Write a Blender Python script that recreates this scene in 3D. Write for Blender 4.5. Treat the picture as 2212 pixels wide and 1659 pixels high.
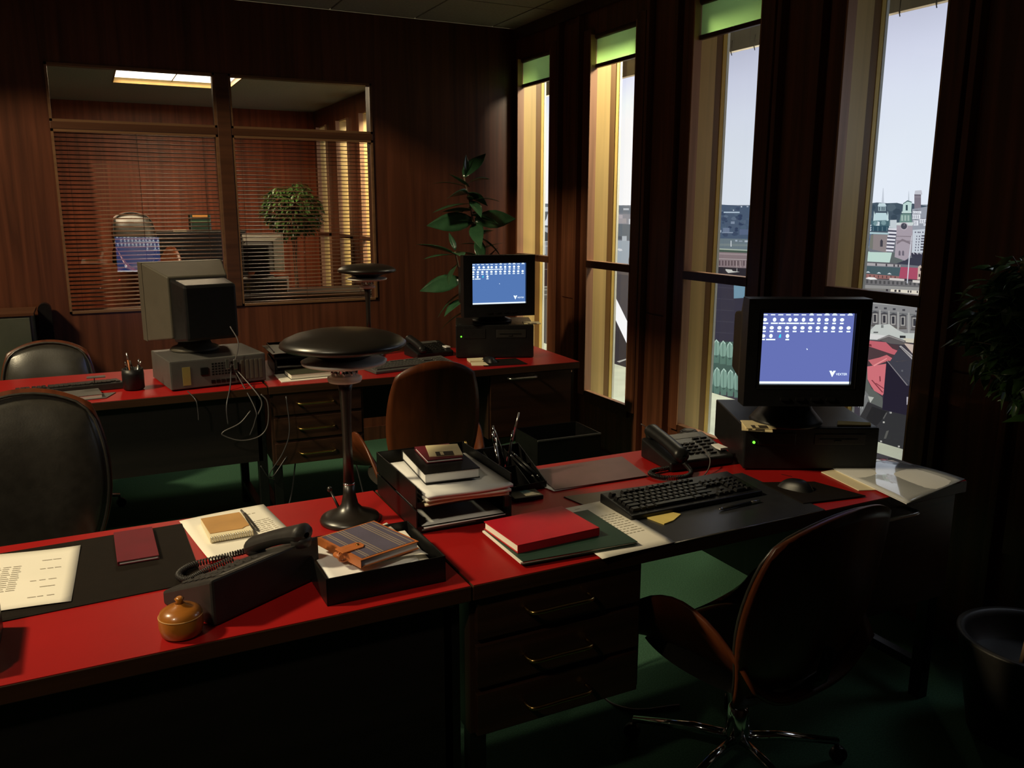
import bpy, bmesh, math, random
from mathutils import Vector, Matrix
for o in list(bpy.data.objects): bpy.data.objects.remove(o, do_unlink=True)
S = bpy.context.scene
COL = S.collection
PI = math.pi
rnd = random.Random(7)
# ------------------------------------------------------------------ camera
cam_d = bpy.data.cameras.new('camera'); cam = bpy.data.objects.new('camera', cam_d); COL.objects.link(cam)
cam_d.sensor_fit = 'HORIZONTAL'; cam_d.sensor_width = 36.0
cam_d.lens = 36.0 * 1821.0 / 2212.0
cam_d.clip_start = 0.05; cam_d.clip_end = 100
pitch, yaw, roll = math.radians(11.85), math.radians(26.55), math.radians(0.11)
cam.matrix_world = (Matrix.Translation((0, 0, 1.54)) @ Matrix.Rotation(-yaw, 4, 'Z')
                    @ Matrix.Rotation(PI/2 - pitch, 4, 'X') @ Matrix.Rotation(roll, 4, 'Z'))
S.camera = cam
# ------------------------------------------------------------------ world, view, large lights
w = bpy.data.worlds.new('world'); S.world = w; w.use_nodes = True
w.node_tree.nodes['Background'].inputs[0].default_value = (0.85, 0.80, 0.75, 1)
w.node_tree.nodes['Background'].inputs[1].default_value = 0.06
S.view_settings.view_transform = 'Standard'; S.view_settings.look = 'None'
S.view_settings.exposure = 0.0; S.view_settings.gamma = 1.0
S.view_settings.use_curve_mapping = False
WARM = (1.0, 0.76, 0.42)
def area(name, loc, target, sx, sy, power, color, spread=PI):
    d = bpy.data.lights.new(name, 'AREA'); d.shape = 'RECTANGLE'; d.size = sx; d.size_y = sy
    d.energy = power; d.color = color; d.spread = spread
    o = bpy.data.objects.new(name, d); COL.objects.link(o); o.location = loc
    o.rotation_euler = (Vector(target) - Vector(loc)).to_track_quat('-Z', 'Y').to_euler()
    return o
# warm lamp hung above the open ceiling bay at the left; troffer in the next room; lamps outside behind the window heads, plus an added fill
area('overhead_lamp', (-3.20, 3.00, 4.60), (0.4, 2.4, 0.7), 0.5, 0.5, 265, (1.0, 0.82, 0.50))
area('overhead_lamp_near', (-2.60, -0.80, 4.40), (0.4, 2.4, 0.7), 0.45, 0.45, 85, (1.0, 0.84, 0.58))
area('ficus_fill_light', (3.5, 1.35, 2.0), (2.2, 1.35, 0.9), 0.6, 0.8, 5, (0.80, 0.88, 1.0))  # added cool fill for highlights on ficus, pot rim and chair top
area('troffer_lamp_next_room', (0.90, 8.7, 2.735), (0.90, 8.7, 0), 0.98, 1.10, 48, (1.0, 0.74, 0.42))
area('outside_lamp', (3.55, 3.75, 2.95), (2.95, 5.2, 1.3), 0.5, 0.5, 66, (1.0, 0.88, 0.60))
area('outside_lamp_far', (3.55, 7.4, 2.95), (2.85, 9.4, 1.3), 0.5, 0.5, 120, (1.0, 0.84, 0.50))
# ------------------------------------------------------------------ materials
def lin(c):
    return tuple(((v/255)/12.92 if v/255 <= 0.04045 else ((v/255+0.055)/1.055)**2.4) for v in c)
MATS = {}
def mat(name, col, rough=0.5, metal=0.0, spec=0.5, noise=None, bump=None, grain=None, coat=0.0, emis=None, trans=0.0):
    if name in MATS: return MATS[name]
    m = bpy.data.materials.new(name); m.use_nodes = True; nt = m.node_tree; N = nt.nodes; L = nt.links
    b = N['Principled BSDF']
    b.inputs['Base Color'].default_value = (*col, 1); b.inputs['Roughness'].default_value = rough
    b.inputs['Metallic'].default_value = metal; b.inputs['Specular IOR Level'].default_value = spec
    b.inputs['Coat Weight'].default_value = coat
    tc = N.new('ShaderNodeTexCoord')
    if noise is None and grain is None: noise = (14.0, 0.10)
    mp = N.new('ShaderNodeMapping'); L.new(tc.outputs['Object'], mp.inputs['Vector'])
    if grain:      # (scale, stretch axis, amount)
        s = [grain[0]]*3; s[grain[1]] = grain[0]*0.04; mp.inputs['Scale'].default_value = s
        nz = N.new('ShaderNodeTexNoise'); nz.inputs['Scale'].default_value = 1.0; nz.inputs['Detail'].default_value = 6
        nz.inputs['Distortion'].default_value = 0.6; amt = grain[2]
    else:
        nz = N.new('ShaderNodeTexNoise'); nz.inputs['Scale'].default_value = noise[0]; nz.inputs['Detail'].default_value = 4
        amt = noise[1]
    L.new(mp.outputs['Vector'], nz.inputs['Vector'])
    cr = N.new('ShaderNodeValToRGB'); cr.color_ramp.elements[0].position = 0.3; cr.color_ramp.elements[1].position = 0.7
    cr.color_ramp.elements[0].color = (*[max(0, c*(1-amt)) for c in col], 1)
    cr.color_ramp.elements[1].color = (*[min(1, c*(1+amt)) for c in col], 1)
    L.new(nz.outputs['Fac'], cr.inputs['Fac']); L.new(cr.outputs['Color'], b.inputs['Base Color'])
    if bump:
        bp = N.new('ShaderNodeBump'); bp.inputs['Strength'].default_value = bump[1]; bp.inputs['Distance'].default_value = 0.002
        nb = N.new('ShaderNodeTexNoise'); nb.inputs['Scale'].default_value = bump[0]; nb.inputs['Detail'].default_value = 3
        L.new(tc.outputs['Object'], nb.inputs['Vector']); L.new(nb.outputs['Fac'], bp.inputs['Height'])
        L.new(bp.outputs['Normal'], b.inputs['Normal'])
    if emis:
        b.inputs['Emission Color'].default_value = (*emis[0], 1); b.inputs['Emission Strength'].default_value = emis[1]
    MATS[name] = m; return m
def emit(name, col, strength=1.0):
    if name in MATS: return MATS[name]
    m = bpy.data.materials.new(name); m.use_nodes = True; nt = m.node_tree; nt.nodes.clear()
    e = nt.nodes.new('ShaderNodeEmission'); e.inputs[0].default_value = (*col, 1); e.inputs[1].default_value = strength
    o = nt.nodes.new('ShaderNodeOutputMaterial'); nt.links.new(e.outputs[0], o.inputs[0]); MATS[name] = m; return m
def glassm(name, tint=(1, 1, 1), ior=1.5, rough=0.0):
    m = bpy.data.materials.new(name); m.use_nodes = True; nt = m.node_tree; nt.nodes.clear(); N = nt.nodes; L = nt.links
    t = N.new('ShaderNodeBsdfTransparent'); t.inputs[0].default_value = (*tint, 1)
    g = N.new('ShaderNodeBsdfGlossy'); g.inputs['Roughness'].default_value = rough
    f = N.new('ShaderNodeFresnel'); ge = N.new('ShaderNodeNewGeometry'); io = N.new('ShaderNodeMapRange')
    io.inputs['To Min'].default_value = ior; io.inputs['To Max'].default_value = 1/ior
    L.new(ge.outputs['Backfacing'], io.inputs['Value']); L.new(io.outputs['Result'], f.inputs[0])   # same reflectance from both sides
    mx = N.new('ShaderNodeMixShader'); o = N.new('ShaderNodeOutputMaterial')
    L.new(f.outputs[0], mx.inputs[0]); L.new(t.outputs[0], mx.inputs[1]); L.new(g.outputs[0], mx.inputs[2]); L.new(mx.outputs[0], o.inputs[0])
    MATS[name] = m; return m
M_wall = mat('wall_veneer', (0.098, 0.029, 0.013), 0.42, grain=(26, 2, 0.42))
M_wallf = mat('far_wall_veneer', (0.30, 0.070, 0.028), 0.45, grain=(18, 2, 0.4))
M_wallr = mat('window_wall_veneer', (0.145, 0.048, 0.022), 0.40, grain=(26, 2, 0.42))
M_trim = mat('dark_trim_wood', (0.075, 0.026, 0.012), 0.45, grain=(30, 2, 0.35))
M_frame = mat('partition_frame_wood', (0.075, 0.028, 0.012), 0.42, grain=(30, 0, 0.3))
M_bead = mat('glazing_bead_wood', (0.17, 0.085, 0.040), 0.4, grain=(30, 0, 0.2))
M_jamb = mat('pale_gold_jamb', (0.62, 0.43, 0.17), 0.42, grain=(18, 2, 0.16))
M_jambd = mat('brown_jamb_strip', (0.19, 0.09, 0.018), 0.45, grain=(24, 2, 0.2))
M_jambp = mat('pinkish_wood_edge', (0.42, 0.22, 0.13), 0.45, grain=(24, 2, 0.2))
M_sash = mat('yellow_sash_paint', (0.80, 0.56, 0.16), 0.45, noise=(9, 0.06))
M_white = mat('white_outer_paint', (0.82, 0.84, 0.80), 0.6, noise=(5, 0.04))
M_ledge = mat('pale_ledge', (0.72, 0.84, 0.80), 0.7, noise=(6, 0.07))
M_ceil = mat('ceiling_tile', (0.33, 0.32, 0.27), 0.9, noise=(60, 0.10), bump=(220, 0.3))
M_ceilg = mat('ceiling_grid', (0.12, 0.11, 0.10), 0.8)
M_carpet = mat('green_carpet', (0.040, 0.100, 0.060), 0.95, noise=(190, 0.28), bump=(320, 0.6), spec=0.1)
M_red = mat('red_linoleum', (0.325, 0.0085, 0.008), 0.42, spec=0.28, noise=(7, 0.05))
M_edge = mat('desk_edge_wood', (0.038, 0.015, 0.006), 0.4, grain=(34, 0, 0.35))
M_desk = mat('desk_body_wood', (0.026, 0.011, 0.006), 0.42, grain=(30, 2, 0.42))
M_drawer = mat('drawer_front_wood', (0.030, 0.012, 0.006), 0.40, grain=(30, 0, 0.42))
M_modesty = mat('dark_modesty_panel', (0.008, 0.005, 0.005), 0.5, grain=(30, 0, 0.25))
M_black = mat('black_steel', (0.006, 0.006, 0.006), 0.36, spec=0.35, noise=(30, 0.2))
M_brass = mat('brass', (0.62, 0.40, 0.13), 0.24, metal=1.0, noise=(20, 0.08))
M_chrome = mat('chrome', (0.75, 0.75, 0.76), 0.10, metal=1.0, noise=(10, 0.03))
M_alu = mat('brushed_aluminium', (0.70, 0.69, 0.68), 0.28, metal=1.0, noise=(40, 0.06))
M_blackp = mat('black_plastic', (0.009, 0.009, 0.010), 0.38, spec=0.4, noise=(40, 0.2), bump=(700, 0.15))
M_darkp = mat('charcoal_plastic', (0.024, 0.022, 0.021), 0.45, spec=0.35, noise=(30, 0.15), bump=(700, 0.15))
M_greyp = mat('dark_grey_plastic', (0.085, 0.082, 0.078), 0.5, noise=(30, 0.12))
M_beige = mat('beige_plastic', (0.085, 0.075, 0.058), 0.5, noise=(20, 0.06), bump=(600, 0.12))
M_pcgrey = mat('grey_metal_case', (0.085, 0.082, 0.078), 0.45, noise=(20, 0.08))
M_leather = mat('black_leather', (0.030, 0.027, 0.022), 0.33, spec=0.8, noise=(35, 0.2), bump=(160, 0.12))
M_shell = mat('bent_teak_ply', (0.10, 0.024, 0.007), 0.34, grain=(24, 2, 0.35))
M_paper = mat('white_paper', (0.86, 0.82, 0.72), 0.85, noise=(6, 0.03))
M_paperw = mat('bright_paper', (0.84, 0.84, 0.84), 0.8, noise=(6, 0.03))
M_cream = mat('cream_paper', (0.78, 0.68, 0.46), 0.85, noise=(6, 0.05))
M_ink = mat('faint_grey_ink', (0.44, 0.40, 0.33), 0.9)
M_maroon = mat('maroon_cloth', (0.13, 0.004, 0.014), 0.55, bump=(900, 0.3))
M_redbook = mat('red_book_cloth', (0.46, 0.006, 0.018), 0.45, bump=(900, 0.2))
M_greenf = mat('dark_green_card', (0.013, 0.042, 0.027), 0.55)
M_purple = mat('plum_folder', (0.13, 0.065, 0.072), 0.42)
M_mat = mat('black_desk_mat', (0.010, 0.007, 0.005), 0.65, spec=0.12, noise=(30, 0.12), bump=(500, 0.15))
M_matb = mat('black_glossy_mat', (0.022, 0.023, 0.027), 0.30, noise=(30, 0.1))
M_yellow = mat('yellow_sticky_note', (0.72, 0.56, 0.16), 0.8)
M_floppy = mat('cream_floppy_plastic', (0.76, 0.64, 0.38), 0.5)
M_dark = mat('dark_floppy_shutter', (0.05, 0.04, 0.03), 0.4)
M_brown = mat('tan_notebook_cover', (0.50, 0.27, 0.09), 0.6)
M_tan = mat('tan_leather', (0.44, 0.13, 0.035), 0.42, noise=(30, 0.2), bump=(200, 0.2))
M_plaid = mat('plaid_cloth', (0.085, 0.072, 0.115), 0.8, bump=(900, 0.4))
M_plaidl = mat('plaid_stripe', (0.26, 0.20, 0.15), 0.8)
M_wood = mat('honey_turned_wood', (0.38, 0.13, 0.018), 0.28, grain=(26, 0, 0.25), coat=0.4)
M_green_leaf = mat('rubber_leaf', (0.030, 0.085, 0.040), 0.22, noise=(12, 0.3))
M_ficus = mat('ficus_leaf', (0.060, 0.130, 0.030), 0.30, noise=(14, 0.4))
M_stem = mat('plant_stem', (0.16, 0.10, 0.06), 0.7)
M_soil = mat('red_brown_soil', (0.16, 0.045, 0.025), 0.95, bump=(120, 1.0))
M_slat = mat('blind_slat', (0.24, 0.11, 0.065), 0.45, noise=(6, 0.05))
M_shade = mat('white_lamp_disc', (0.80, 0.76, 0.70), 0.45)
M_lampk = mat('black_lamp_enamel', (0.012, 0.009, 0.007), 0.34, spec=0.8, noise=(10, 0.1))
M_gloss = mat('clear_plastic_sleeve', (0.66, 0.68, 0.70), 0.12, noise=(5, 0.03), coat=0.8)
M_outer = mat('stage_wall_grey', (0.09, 0.09, 0.08), 0.9, noise=(4, 0.1))
M_cable = mat('dark_cable', (0.045, 0.042, 0.045), 0.35)
M_cableg = mat('grey_cable', (0.09, 0.08, 0.08), 0.4)
M_lblue = mat('teal_glass', (0.05, 0.16, 0.17), 0.08, noise=(10, 0.1))
M_gold = mat('troffer_side', (0.26, 0.16, 0.035), 0.5)
M_glass = glassm('clear_window_glass')
M_glassp = glassm('partition_glass', ior=1.72)
M_green_led = emit('green_led', (0.12, 1.0, 0.03), 3.0)
M_red_led = emit('red_led', (1.0, 0.02, 0.04), 12.0)
M_ochre = mat('ochre_sticker', (0.26, 0.21, 0.06), 0.7)
M_lightpanel = emit('lit_diffuser', (1.0, 0.93, 0.80), 3.0)
M_icon = emit('screen_white', (0.78, 0.90, 1.0), 1.25)
M_cyan = emit('screen_cyan', (0.05, 0.72, 0.95), 1.0)
M_screen = emit('screen_blue', lin((102, 114, 182)), 1.0)
M_icon_far = emit('screen_white_far', (0.78, 0.90, 1.0), 6.0)
M_screenc = emit('screen_blue_facing_wall', lin((84, 112, 190)), 3.0)
M_screend = emit('screen_blue_far', lin((84, 120, 180)), 1.0)
# translucent green blind
m = bpy.data.materials.new('green_blind_fabric'); m.use_nodes = True; nt = m.node_tree; nt.nodes.clear()
d1 = nt.nodes.new('ShaderNodeBsdfDiffuse'); d1.inputs[0].default_value = (0.20, 0.34, 0.08, 1)
t1 = nt.nodes.new('ShaderNodeBsdfTranslucent'); t1.inputs[0].default_value = (0.50, 0.88, 0.30, 1)
mx = nt.nodes.new('ShaderNodeMixShader'); mx.inputs[0].default_value = 0.65; oo = nt.nodes.new('ShaderNodeOutputMaterial')
nt.links.new(d1.outputs[0], mx.inputs[1]); nt.links.new(t1.outputs[0], mx.inputs[2]); nt.links.new(mx.outputs[0], oo.inputs[0]); M_blind = m
# backlit print: colour per face, light comes through it
m = bpy.data.materials.new('backlit_print'); m.use_nodes = True; nt = m.node_tree; nt.nodes.clear()
a1 = nt.nodes.new('ShaderNodeVertexColor'); a1.layer_name = 'Col'
e1 = nt.nodes.new('ShaderNodeEmission'); e1.inputs[1].default_value = 1.0
nz = nt.nodes.new('ShaderNodeTexNoise'); nz.inputs['Scale'].default_value = 1.3; tc = nt.nodes.new('ShaderNodeTexCoord')
mr = nt.nodes.new('ShaderNodeMapRange'); mr.inputs['To Min'].default_value = 0.95; mr.inputs['To Max'].default_value = 1.05
nt.links.new(tc.outputs['Object'], nz.inputs['Vector']); nt.links.new(nz.outputs['Fac'], mr.inputs['Value'])
nt.links.new(mr.outputs['Result'], e1.inputs[1])
oo = nt.nodes.new('ShaderNodeOutputMaterial'); nt.links.new(a1.outputs['Color'], e1.inputs[0]); nt.links.new(e1.outputs[0], oo.inputs[0]); M_print = m

# ------------------------------------------------------------------ mesh helpers
class MB:
    def __init__(s): s.v = []; s.f = []; s.sm = []
    def add(s, vs, fs, mtx=None, smooth=False):
        n = len(s.v)
        for v in vs:
            v = Vector(v)
            if mtx is not None: v = mtx @ v
            s.v.append(tuple(v))
        for f in fs: s.f.append(tuple(i+n for i in f)); s.sm.append(smooth)
        return s
    def box(s, x0, y0, z0, x1, y1, z1, mtx=None):
        vs = [(x0,y0,z0),(x1,y0,z0),(x1,y1,z0),(x0,y1,z0),(x0,y0,z1),(x1,y0,z1),(x1,y1,z1),(x0,y1,z1)]
        return s.add(vs, [(0,3,2,1),(4,5,6,7),(0,1,5,4),(1,2,6,5),(2,3,7,6),(3,0,4,7)], mtx)
    def frus(s, a, b, mtx=None):     # a,b: (x0,x1,z0,z1,y) rectangles facing y; loft between
        vs = []
        for r in (a, b): vs += [(r[0],r[4],r[2]),(r[1],r[4],r[2]),(r[1],r[4],r[3]),(r[0],r[4],r[3])]
        return s.add(vs, [(0,1,2,3),(7,6,5,4),(0,4,5,1),(1,5,6,2),(2,6,7,3),(3,7,4,0)], mtx)
    def prism(s, p, z0, z1, mtx=None):
        n = len(p); vs = [(x, y, z0) for x, y in p] + [(x, y, z1) for x, y in p]
        fs = [tuple(range(n-1, -1, -1)), tuple(range(n, 2*n))] + [(i, (i+1) % n, n+(i+1) % n, n+i) for i in range(n)]
        return s.add(vs, fs, mtx)
    def lathe(s, prof, n=32, mtx=None, smooth=True):
        vs = []; fs = []
        for r, z in prof:
            for i in range(n): a = 2*PI*i/n; vs.append((r*math.cos(a), r*math.sin(a), z))
        for j in range(len(prof)-1):
            for i in range(n): fs.append((j*n+i, j*n+(i+1) % n, (j+1)*n+(i+1) % n, (j+1)*n+i))
        s.add(vs, fs, mtx, smooth)
        k = len(s.v) - len(vs)
        s.f.append(tuple(k+i for i in range(n-1, -1, -1))); s.sm.append(False)
        s.f.append(tuple(k+(len(prof)-1)*n+i for i in range(n))); s.sm.append(False)
        return s
    def tube(s, pts, r, n=8, mtx=None):
        pts = [Vector(p) for p in pts]; k = len(s.v); vs = []; fs = []
        up = Vector((0, 0, 1)); prev = None
        for i, p in enumerate(pts):
            t = (pts[min(i+1, len(pts)-1)] - pts[max(i-1, 0)]).normalized()
            if prev is None:
                a = t.cross(up); a = t.cross(Vector((1, 0, 0))) if a.length < 0.1 else a
                a.normalize()
            else:
                a = prev - t*prev.dot(t); a.normalize()
            prev = a; b = t.cross(a); rr = r[i] if isinstance(r, (list, tuple)) else r
            for j in range(n): q = 2*PI*j/n; vs.append(tuple(p + a*(rr*math.cos(q)) + b*(rr*math.sin(q))))
        for i in range(len(pts)-1):
            for j in range(n): fs.append((i*n+j, i*n+(j+1) % n, (i+1)*n+(j+1) % n, (i+1)*n+j))
        s.add(vs, fs, mtx, True)
        s.f.append(tuple(k+j for j in range(n-1, -1, -1))); s.sm.append(False)
        s.f.append(tuple(k+(len(pts)-1)*n+j for j in range(n))); s.sm.append(False)
        return s
    def grid(s, fn, nu, nv, thick=0.0, mtx=None, smooth=True):   # fn(u,v)->Vector, u,v in 0..1
        P = [[Vector(fn(i/nu, j/nv)) for i in range(nu+1)] for j in range(nv+1)]
        vs = [tuple(p) for row in P for p in row]; W = nu+1
        fs = [(j*W+i, j*W+i+1, (j+1)*W+i+1, (j+1)*W+i) for j in range(nv) for i in range(nu)]
        if thick:
            off = len(vs)
            for j in range(nv+1):
                for i in range(nu+1):
                    du = P[j][min(i+1, nu)] - P[j][max(i-1, 0)]; dv = P[min(j+1, nv)][i] - P[max(j-1, 0)][i]
                    nn = du.cross(dv)
                    nn = nn.normalized() if nn.length > 1e-9 else Vector((0, 0, 1))
                    vs.append(tuple(P[j][i] - nn*thick))
            fs += [(off+j*W+i, off+(j+1)*W+i, off+(j+1)*W+i+1, off+j*W+i+1) for j in range(nv) for i in range(nu)]
            for i in range(nu):
                fs.append((i+1, i, off+i, off+i+1)); a = nv*W+i; fs.append((a, a+1, off+a+1, off+a))
            for j in range(nv):
                a = j*W; fs.append((a, a+W, off+a+W, off+a)); a = j*W+nu; fs.append((a+W, a, off+a, off+a+W))
        return s.add(vs, fs, mtx, smooth)
    def mesh(s, name, m):
        me = bpy.data.meshes.new(name); me.from_pydata(s.v, [], s.f); me.materials.append(m)
        me.polygons.foreach_set('use_smooth', s.sm); me.update(); return me
    def build(s, name, m, parent=None, bevel=0.0, sub=0, loc=None, rz=None, **tags):
        o = bpy.data.objects.new(name, s.mesh(name, m)); COL.objects.link(o)
        if parent is not None: o.parent = parent
        if loc is not None: o.location = loc
        if rz is not None: o.rotation_euler = (0, 0, rz)
        if bevel:
            b = o.modifiers.new('bevel', 'BEVEL'); b.width = bevel; b.segments = 2; b.limit_method = 'ANGLE'; b.angle_limit = 0.6
        if sub:
            q = o.modifiers.new('sub', 'SUBSURF'); q.levels = sub; q.render_levels = sub
        for k, v in tags.items(): o[k] = v
        return o
def thing(name, label, cat, loc=(0, 0, 0), rz=0.0, group=None):
    o = bpy.data.objects.new(name, None); COL.objects.link(o); o.empty_display_size = 0.05
    o.location = loc; o.rotation_euler = (0, 0, rz); o['label'] = label; o['category'] = cat
    if group: o['group'] = group
    return o
def tag(o, label, cat, group=None):
    o['label'] = label; o['category'] = cat
    if group: o['group'] = group
    return o
def struct(name, mb, m, parent=None, **k):
    o = mb.build(name, m, parent, **k)
    if parent is None: o['kind'] = 'structure'
    return o
def share(name, me, parent, loc=(0, 0, 0), rot=(0, 0, 0), scale=(1, 1, 1)):
    o = bpy.data.objects.new(name, me); COL.objects.link(o); o.parent = parent
    o.location = loc; o.rotation_euler = rot; o.scale = scale; return o
def rotz(a): return Matrix.Rotation(a, 4, 'Z')
def bez(p, n=14):    # Catmull-Rom through points
    p = [Vector(q) for q in p]; out = []
    q = [p[0]*2-p[1]] + p + [p[-1]*2-p[-2]]
    for i in range(1, len(q)-2):
        for k in range(n):
            t = k/n; a, b, c, d = q[i-1], q[i], q[i+1], q[i+2]
            out.append(0.5*((2*b)+(c-a)*t+(2*a-5*b+4*c-d)*t*t+(3*b-a-3*c+d)*t**3))
    out.append(p[-1]); return out
# ================================================================== THE SETTING
XW, YB, ZC = 2.70, 5.35, 2.70
X0, Y0, YF = -3.20, -1.60, 11.0
struct('floor', MB().box(X0, Y0, -0.05, XW, YF, 0.0), M_carpet)
struct('wall_left', MB().box(X0-0.1, Y0, 0, X0, YF, ZC), M_wall)
struct('wall_front', MB().box(X0, Y0-0.1, 0, XW, Y0, ZC), M_wall)
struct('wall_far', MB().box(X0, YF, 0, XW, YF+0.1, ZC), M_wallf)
# ceiling with lay-in tiles, open lamp bays, and a troffer opening in the next room
ce = bpy.data.objects.new('ceiling', None); COL.objects.link(ce); ce['kind'] = 'structure'
def grid_ceiling(y0, y1, holes, pieces):
    xs = [X0] + [-2.88+0.54*k for k in range(11)] + [XW-0.0]
    ys = [-2.2, -1.0, 0.2, 1.65, 2.2, 3.5, 4.75, 6.2]
    me = {}
    for i in range(len(xs)-1):
        for j in range(len(ys)-1):
            a, b = max(ys[j], y0), min(ys[j+1], y1); c, d = xs[i], xs[i+1]
            if b-a < 0.05: continue
            for h in holes:      # tiles round an opening are cut to fit
                if c < h[1] and d > h[0] and a < h[3] and b > h[2]:
                    if c < h[0]: d = h[0]
                    elif d > h[1]: c = h[1]
                    elif a < h[2]: b = h[2]
                    else: b = a
            if b-a < 0.05 or d-c < 0.03: continue
            cx, cy = (c+d)/2, (a+b)/2
            wx, wy = d-c-0.012, b-a-0.012
            k = (round(wx, 3), round(wy, 3))
            if k not in me: me[k] = MB().box(-wx/2, -wy/2, 0, wx/2, wy/2, 0.02).mesh('ceiling_tile', M_ceil)
            share('ceiling_tile', me[k], ce, (cx, cy, ZC+0.001*rnd.random()))
H1 = (-2.88, -0.42, 2.20, 4.75); H0 = (-2.30, -0.93, 0.20, 1.65); H3 = (-0.42, 0.40, 3.80, 4.75); H2 = (0.36, 1.44, 8.1, 9.3)
grid_ceiling(Y0, YB, [H1, H0, H3], True)
def slab(holes, y0, y1):     # unseen open bays, shaped by where the lamp light should fall
    mb = MB(); gx = sorted({X0, XW+0.3} | {h[0] for h in holes} | {h[1] for h in holes}); gy = sorted({y0, y1} | {h[2] for h in holes} | {h[3] for h in holes})
    for i in range(len(gx)-1):
        for j in range(len(gy)-1):
            cx, cy = (gx[i]+gx[i+1])/2, (gy[j]+gy[j+1])/2
            if any(h[0] < cx < h[1] and h[2] < cy < h[3] for h in holes): continue
            mb.box(gx[i], gy[j], ZC+0.021, gx[i+1], gy[j+1], ZC+0.05)
    return mb
struct('lamp_baffle', MB().box(X0, 1.90, ZC+0.05, XW, 1.94, 5.2), M_black)  # unseen board added above the ceiling to block the near lamp
mb = slab([H1, H0, H3], Y0, YB+0.05); mb.build('ceiling_grid', M_ceilg, ce)
mb = MB(); z = ZC   # next room: plain plaster panels round its troffer
mb.box(X0, YB+0.1, z, H2[0], YF, z+0.05).box(H2[1], YB+0.1, z, XW, YF, z+0.05)
mb.box(H2[0], YB+0.1, z, H2[1], H2[2], z+0.05).box(H2[0], H2[3], z, H2[1], YF, z+0.05)
mb.build('ceiling_panel', M_ceil, ce)
def troffer(h, label):
    t = thing('ceiling_light', label, 'ceiling light', ((h[0]+h[1])/2, (h[2]+h[3])/2, ZC))
    a, b = (h[1]-h[0])/2-0.002, (h[3]-h[2])/2-0.002
    mb = MB()
    mb.box(-a, -b, 0.0, -a+0.012, b, 0.16).box(a-0.012, -b, 0.0, a, b, 0.16)
    mb.box(-a, -b, 0.0, a, -b+0.012, 0.16).box(-a, b-0.012, 0.0, a, b, 0.16)
    mb.build('housing', M_gold, t)
    MB().box(-a, -b, 0.050, a, b, 0.060).build('diffuser', M_lightpanel, t)
    MB().box(-0.004, -b, 0.044, 0.004, b, 0.050).build('divider', M_gold, t)
    return t
troffer(H2, 'lit recessed ceiling light seen through the transom pane in the next office')

# ---- back wall with the glazed partition
wb = MB()
xs = (-0.115, 0.748, 0.825, 1.683)
zs = (0.945, 1.950, 1.990, 2.292)
wb.box(X0, YB, 0, xs[0], YB+0.10, ZC).box(xs[3], YB, 0, XW, YB+0.10, ZC)
wb.box(xs[0], YB, 0, xs[3], YB+0.10, zs[0]).box(xs[0], YB, zs[3], xs[3], YB+0.10, ZC)
wall_back = struct('wall_back', wb, M_wall)
wn = 1
for (a, b) in ((xs[0], xs[1]), (xs[2], xs[3])):
    for (c, d) in ((zs[0], zs[1]), (zs[2], zs[3])):
        wo = bpy.data.objects.new('window_%d' % wn, None); COL.objects.link(wo); wo['kind'] = 'structure'; wn += 1
        wo.location = ((a+b)/2, YB, c)
        hw, hh = (b-a)/2, d-c
        f = MB(); t = 0.013
        for y0, y1 in ((-0.008, 0.014),):
            f.box(-hw, y0, 0, -hw+t, y1, hh).box(hw-t, y0, 0, hw, y1, hh).box(-hw, y0, 0, hw, y1, t).box(-hw, y0, hh-t, hw, y1, hh)
        f.build('glazing_bead', M_bead, wo)
        f = MB()
        f.box(-hw, 0.014, 0, -hw+0.006, 0.1, hh).box(hw-0.006, 0.014, 0, hw, 0.1, hh).box(-hw, 0.014, 0, hw, 0.1, 0.006).box(-hw, 0.014, hh-0.006, hw, 0.1, hh)
        f.build('frame_lining', M_trim, wo)
        g = MB().add([(-hw+0.006, 0, -hh/2+0.008), (hw-0.006, 0, -hh/2+0.008), (hw-0.006, 0, hh/2-0.008), (-hw+0.006, 0, hh/2-0.008)], [(0, 1, 2, 3)]).build('glass', M_glassp, wo, loc=(0, 0.045, hh/2))
        if hh > 0.5 and a < 0: g.rotation_euler = (math.radians(2.6), 0, math.radians(1.9))
# mullion and rails between the panes, in front of the wall plane
struct('trim_1', MB().box(xs[1], YB-0.012, zs[0], xs[2], YB+0.10, zs[3]), M_frame, bevel=0.003)
struct('trim_2', MB().box(xs[0], YB-0.010, zs[1], xs[1], YB+0.10, zs[2]), M_frame, bevel=0.003)
struct('trim_3', MB().box(xs[2], YB-0.010, zs[1], xs[3], YB+0.10, zs[2]), M_frame, bevel=0.003)
struct('baseboard_back', MB().box(X0, YB-0.015, 0, XW, YB, 0.09), M_trim)
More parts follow.
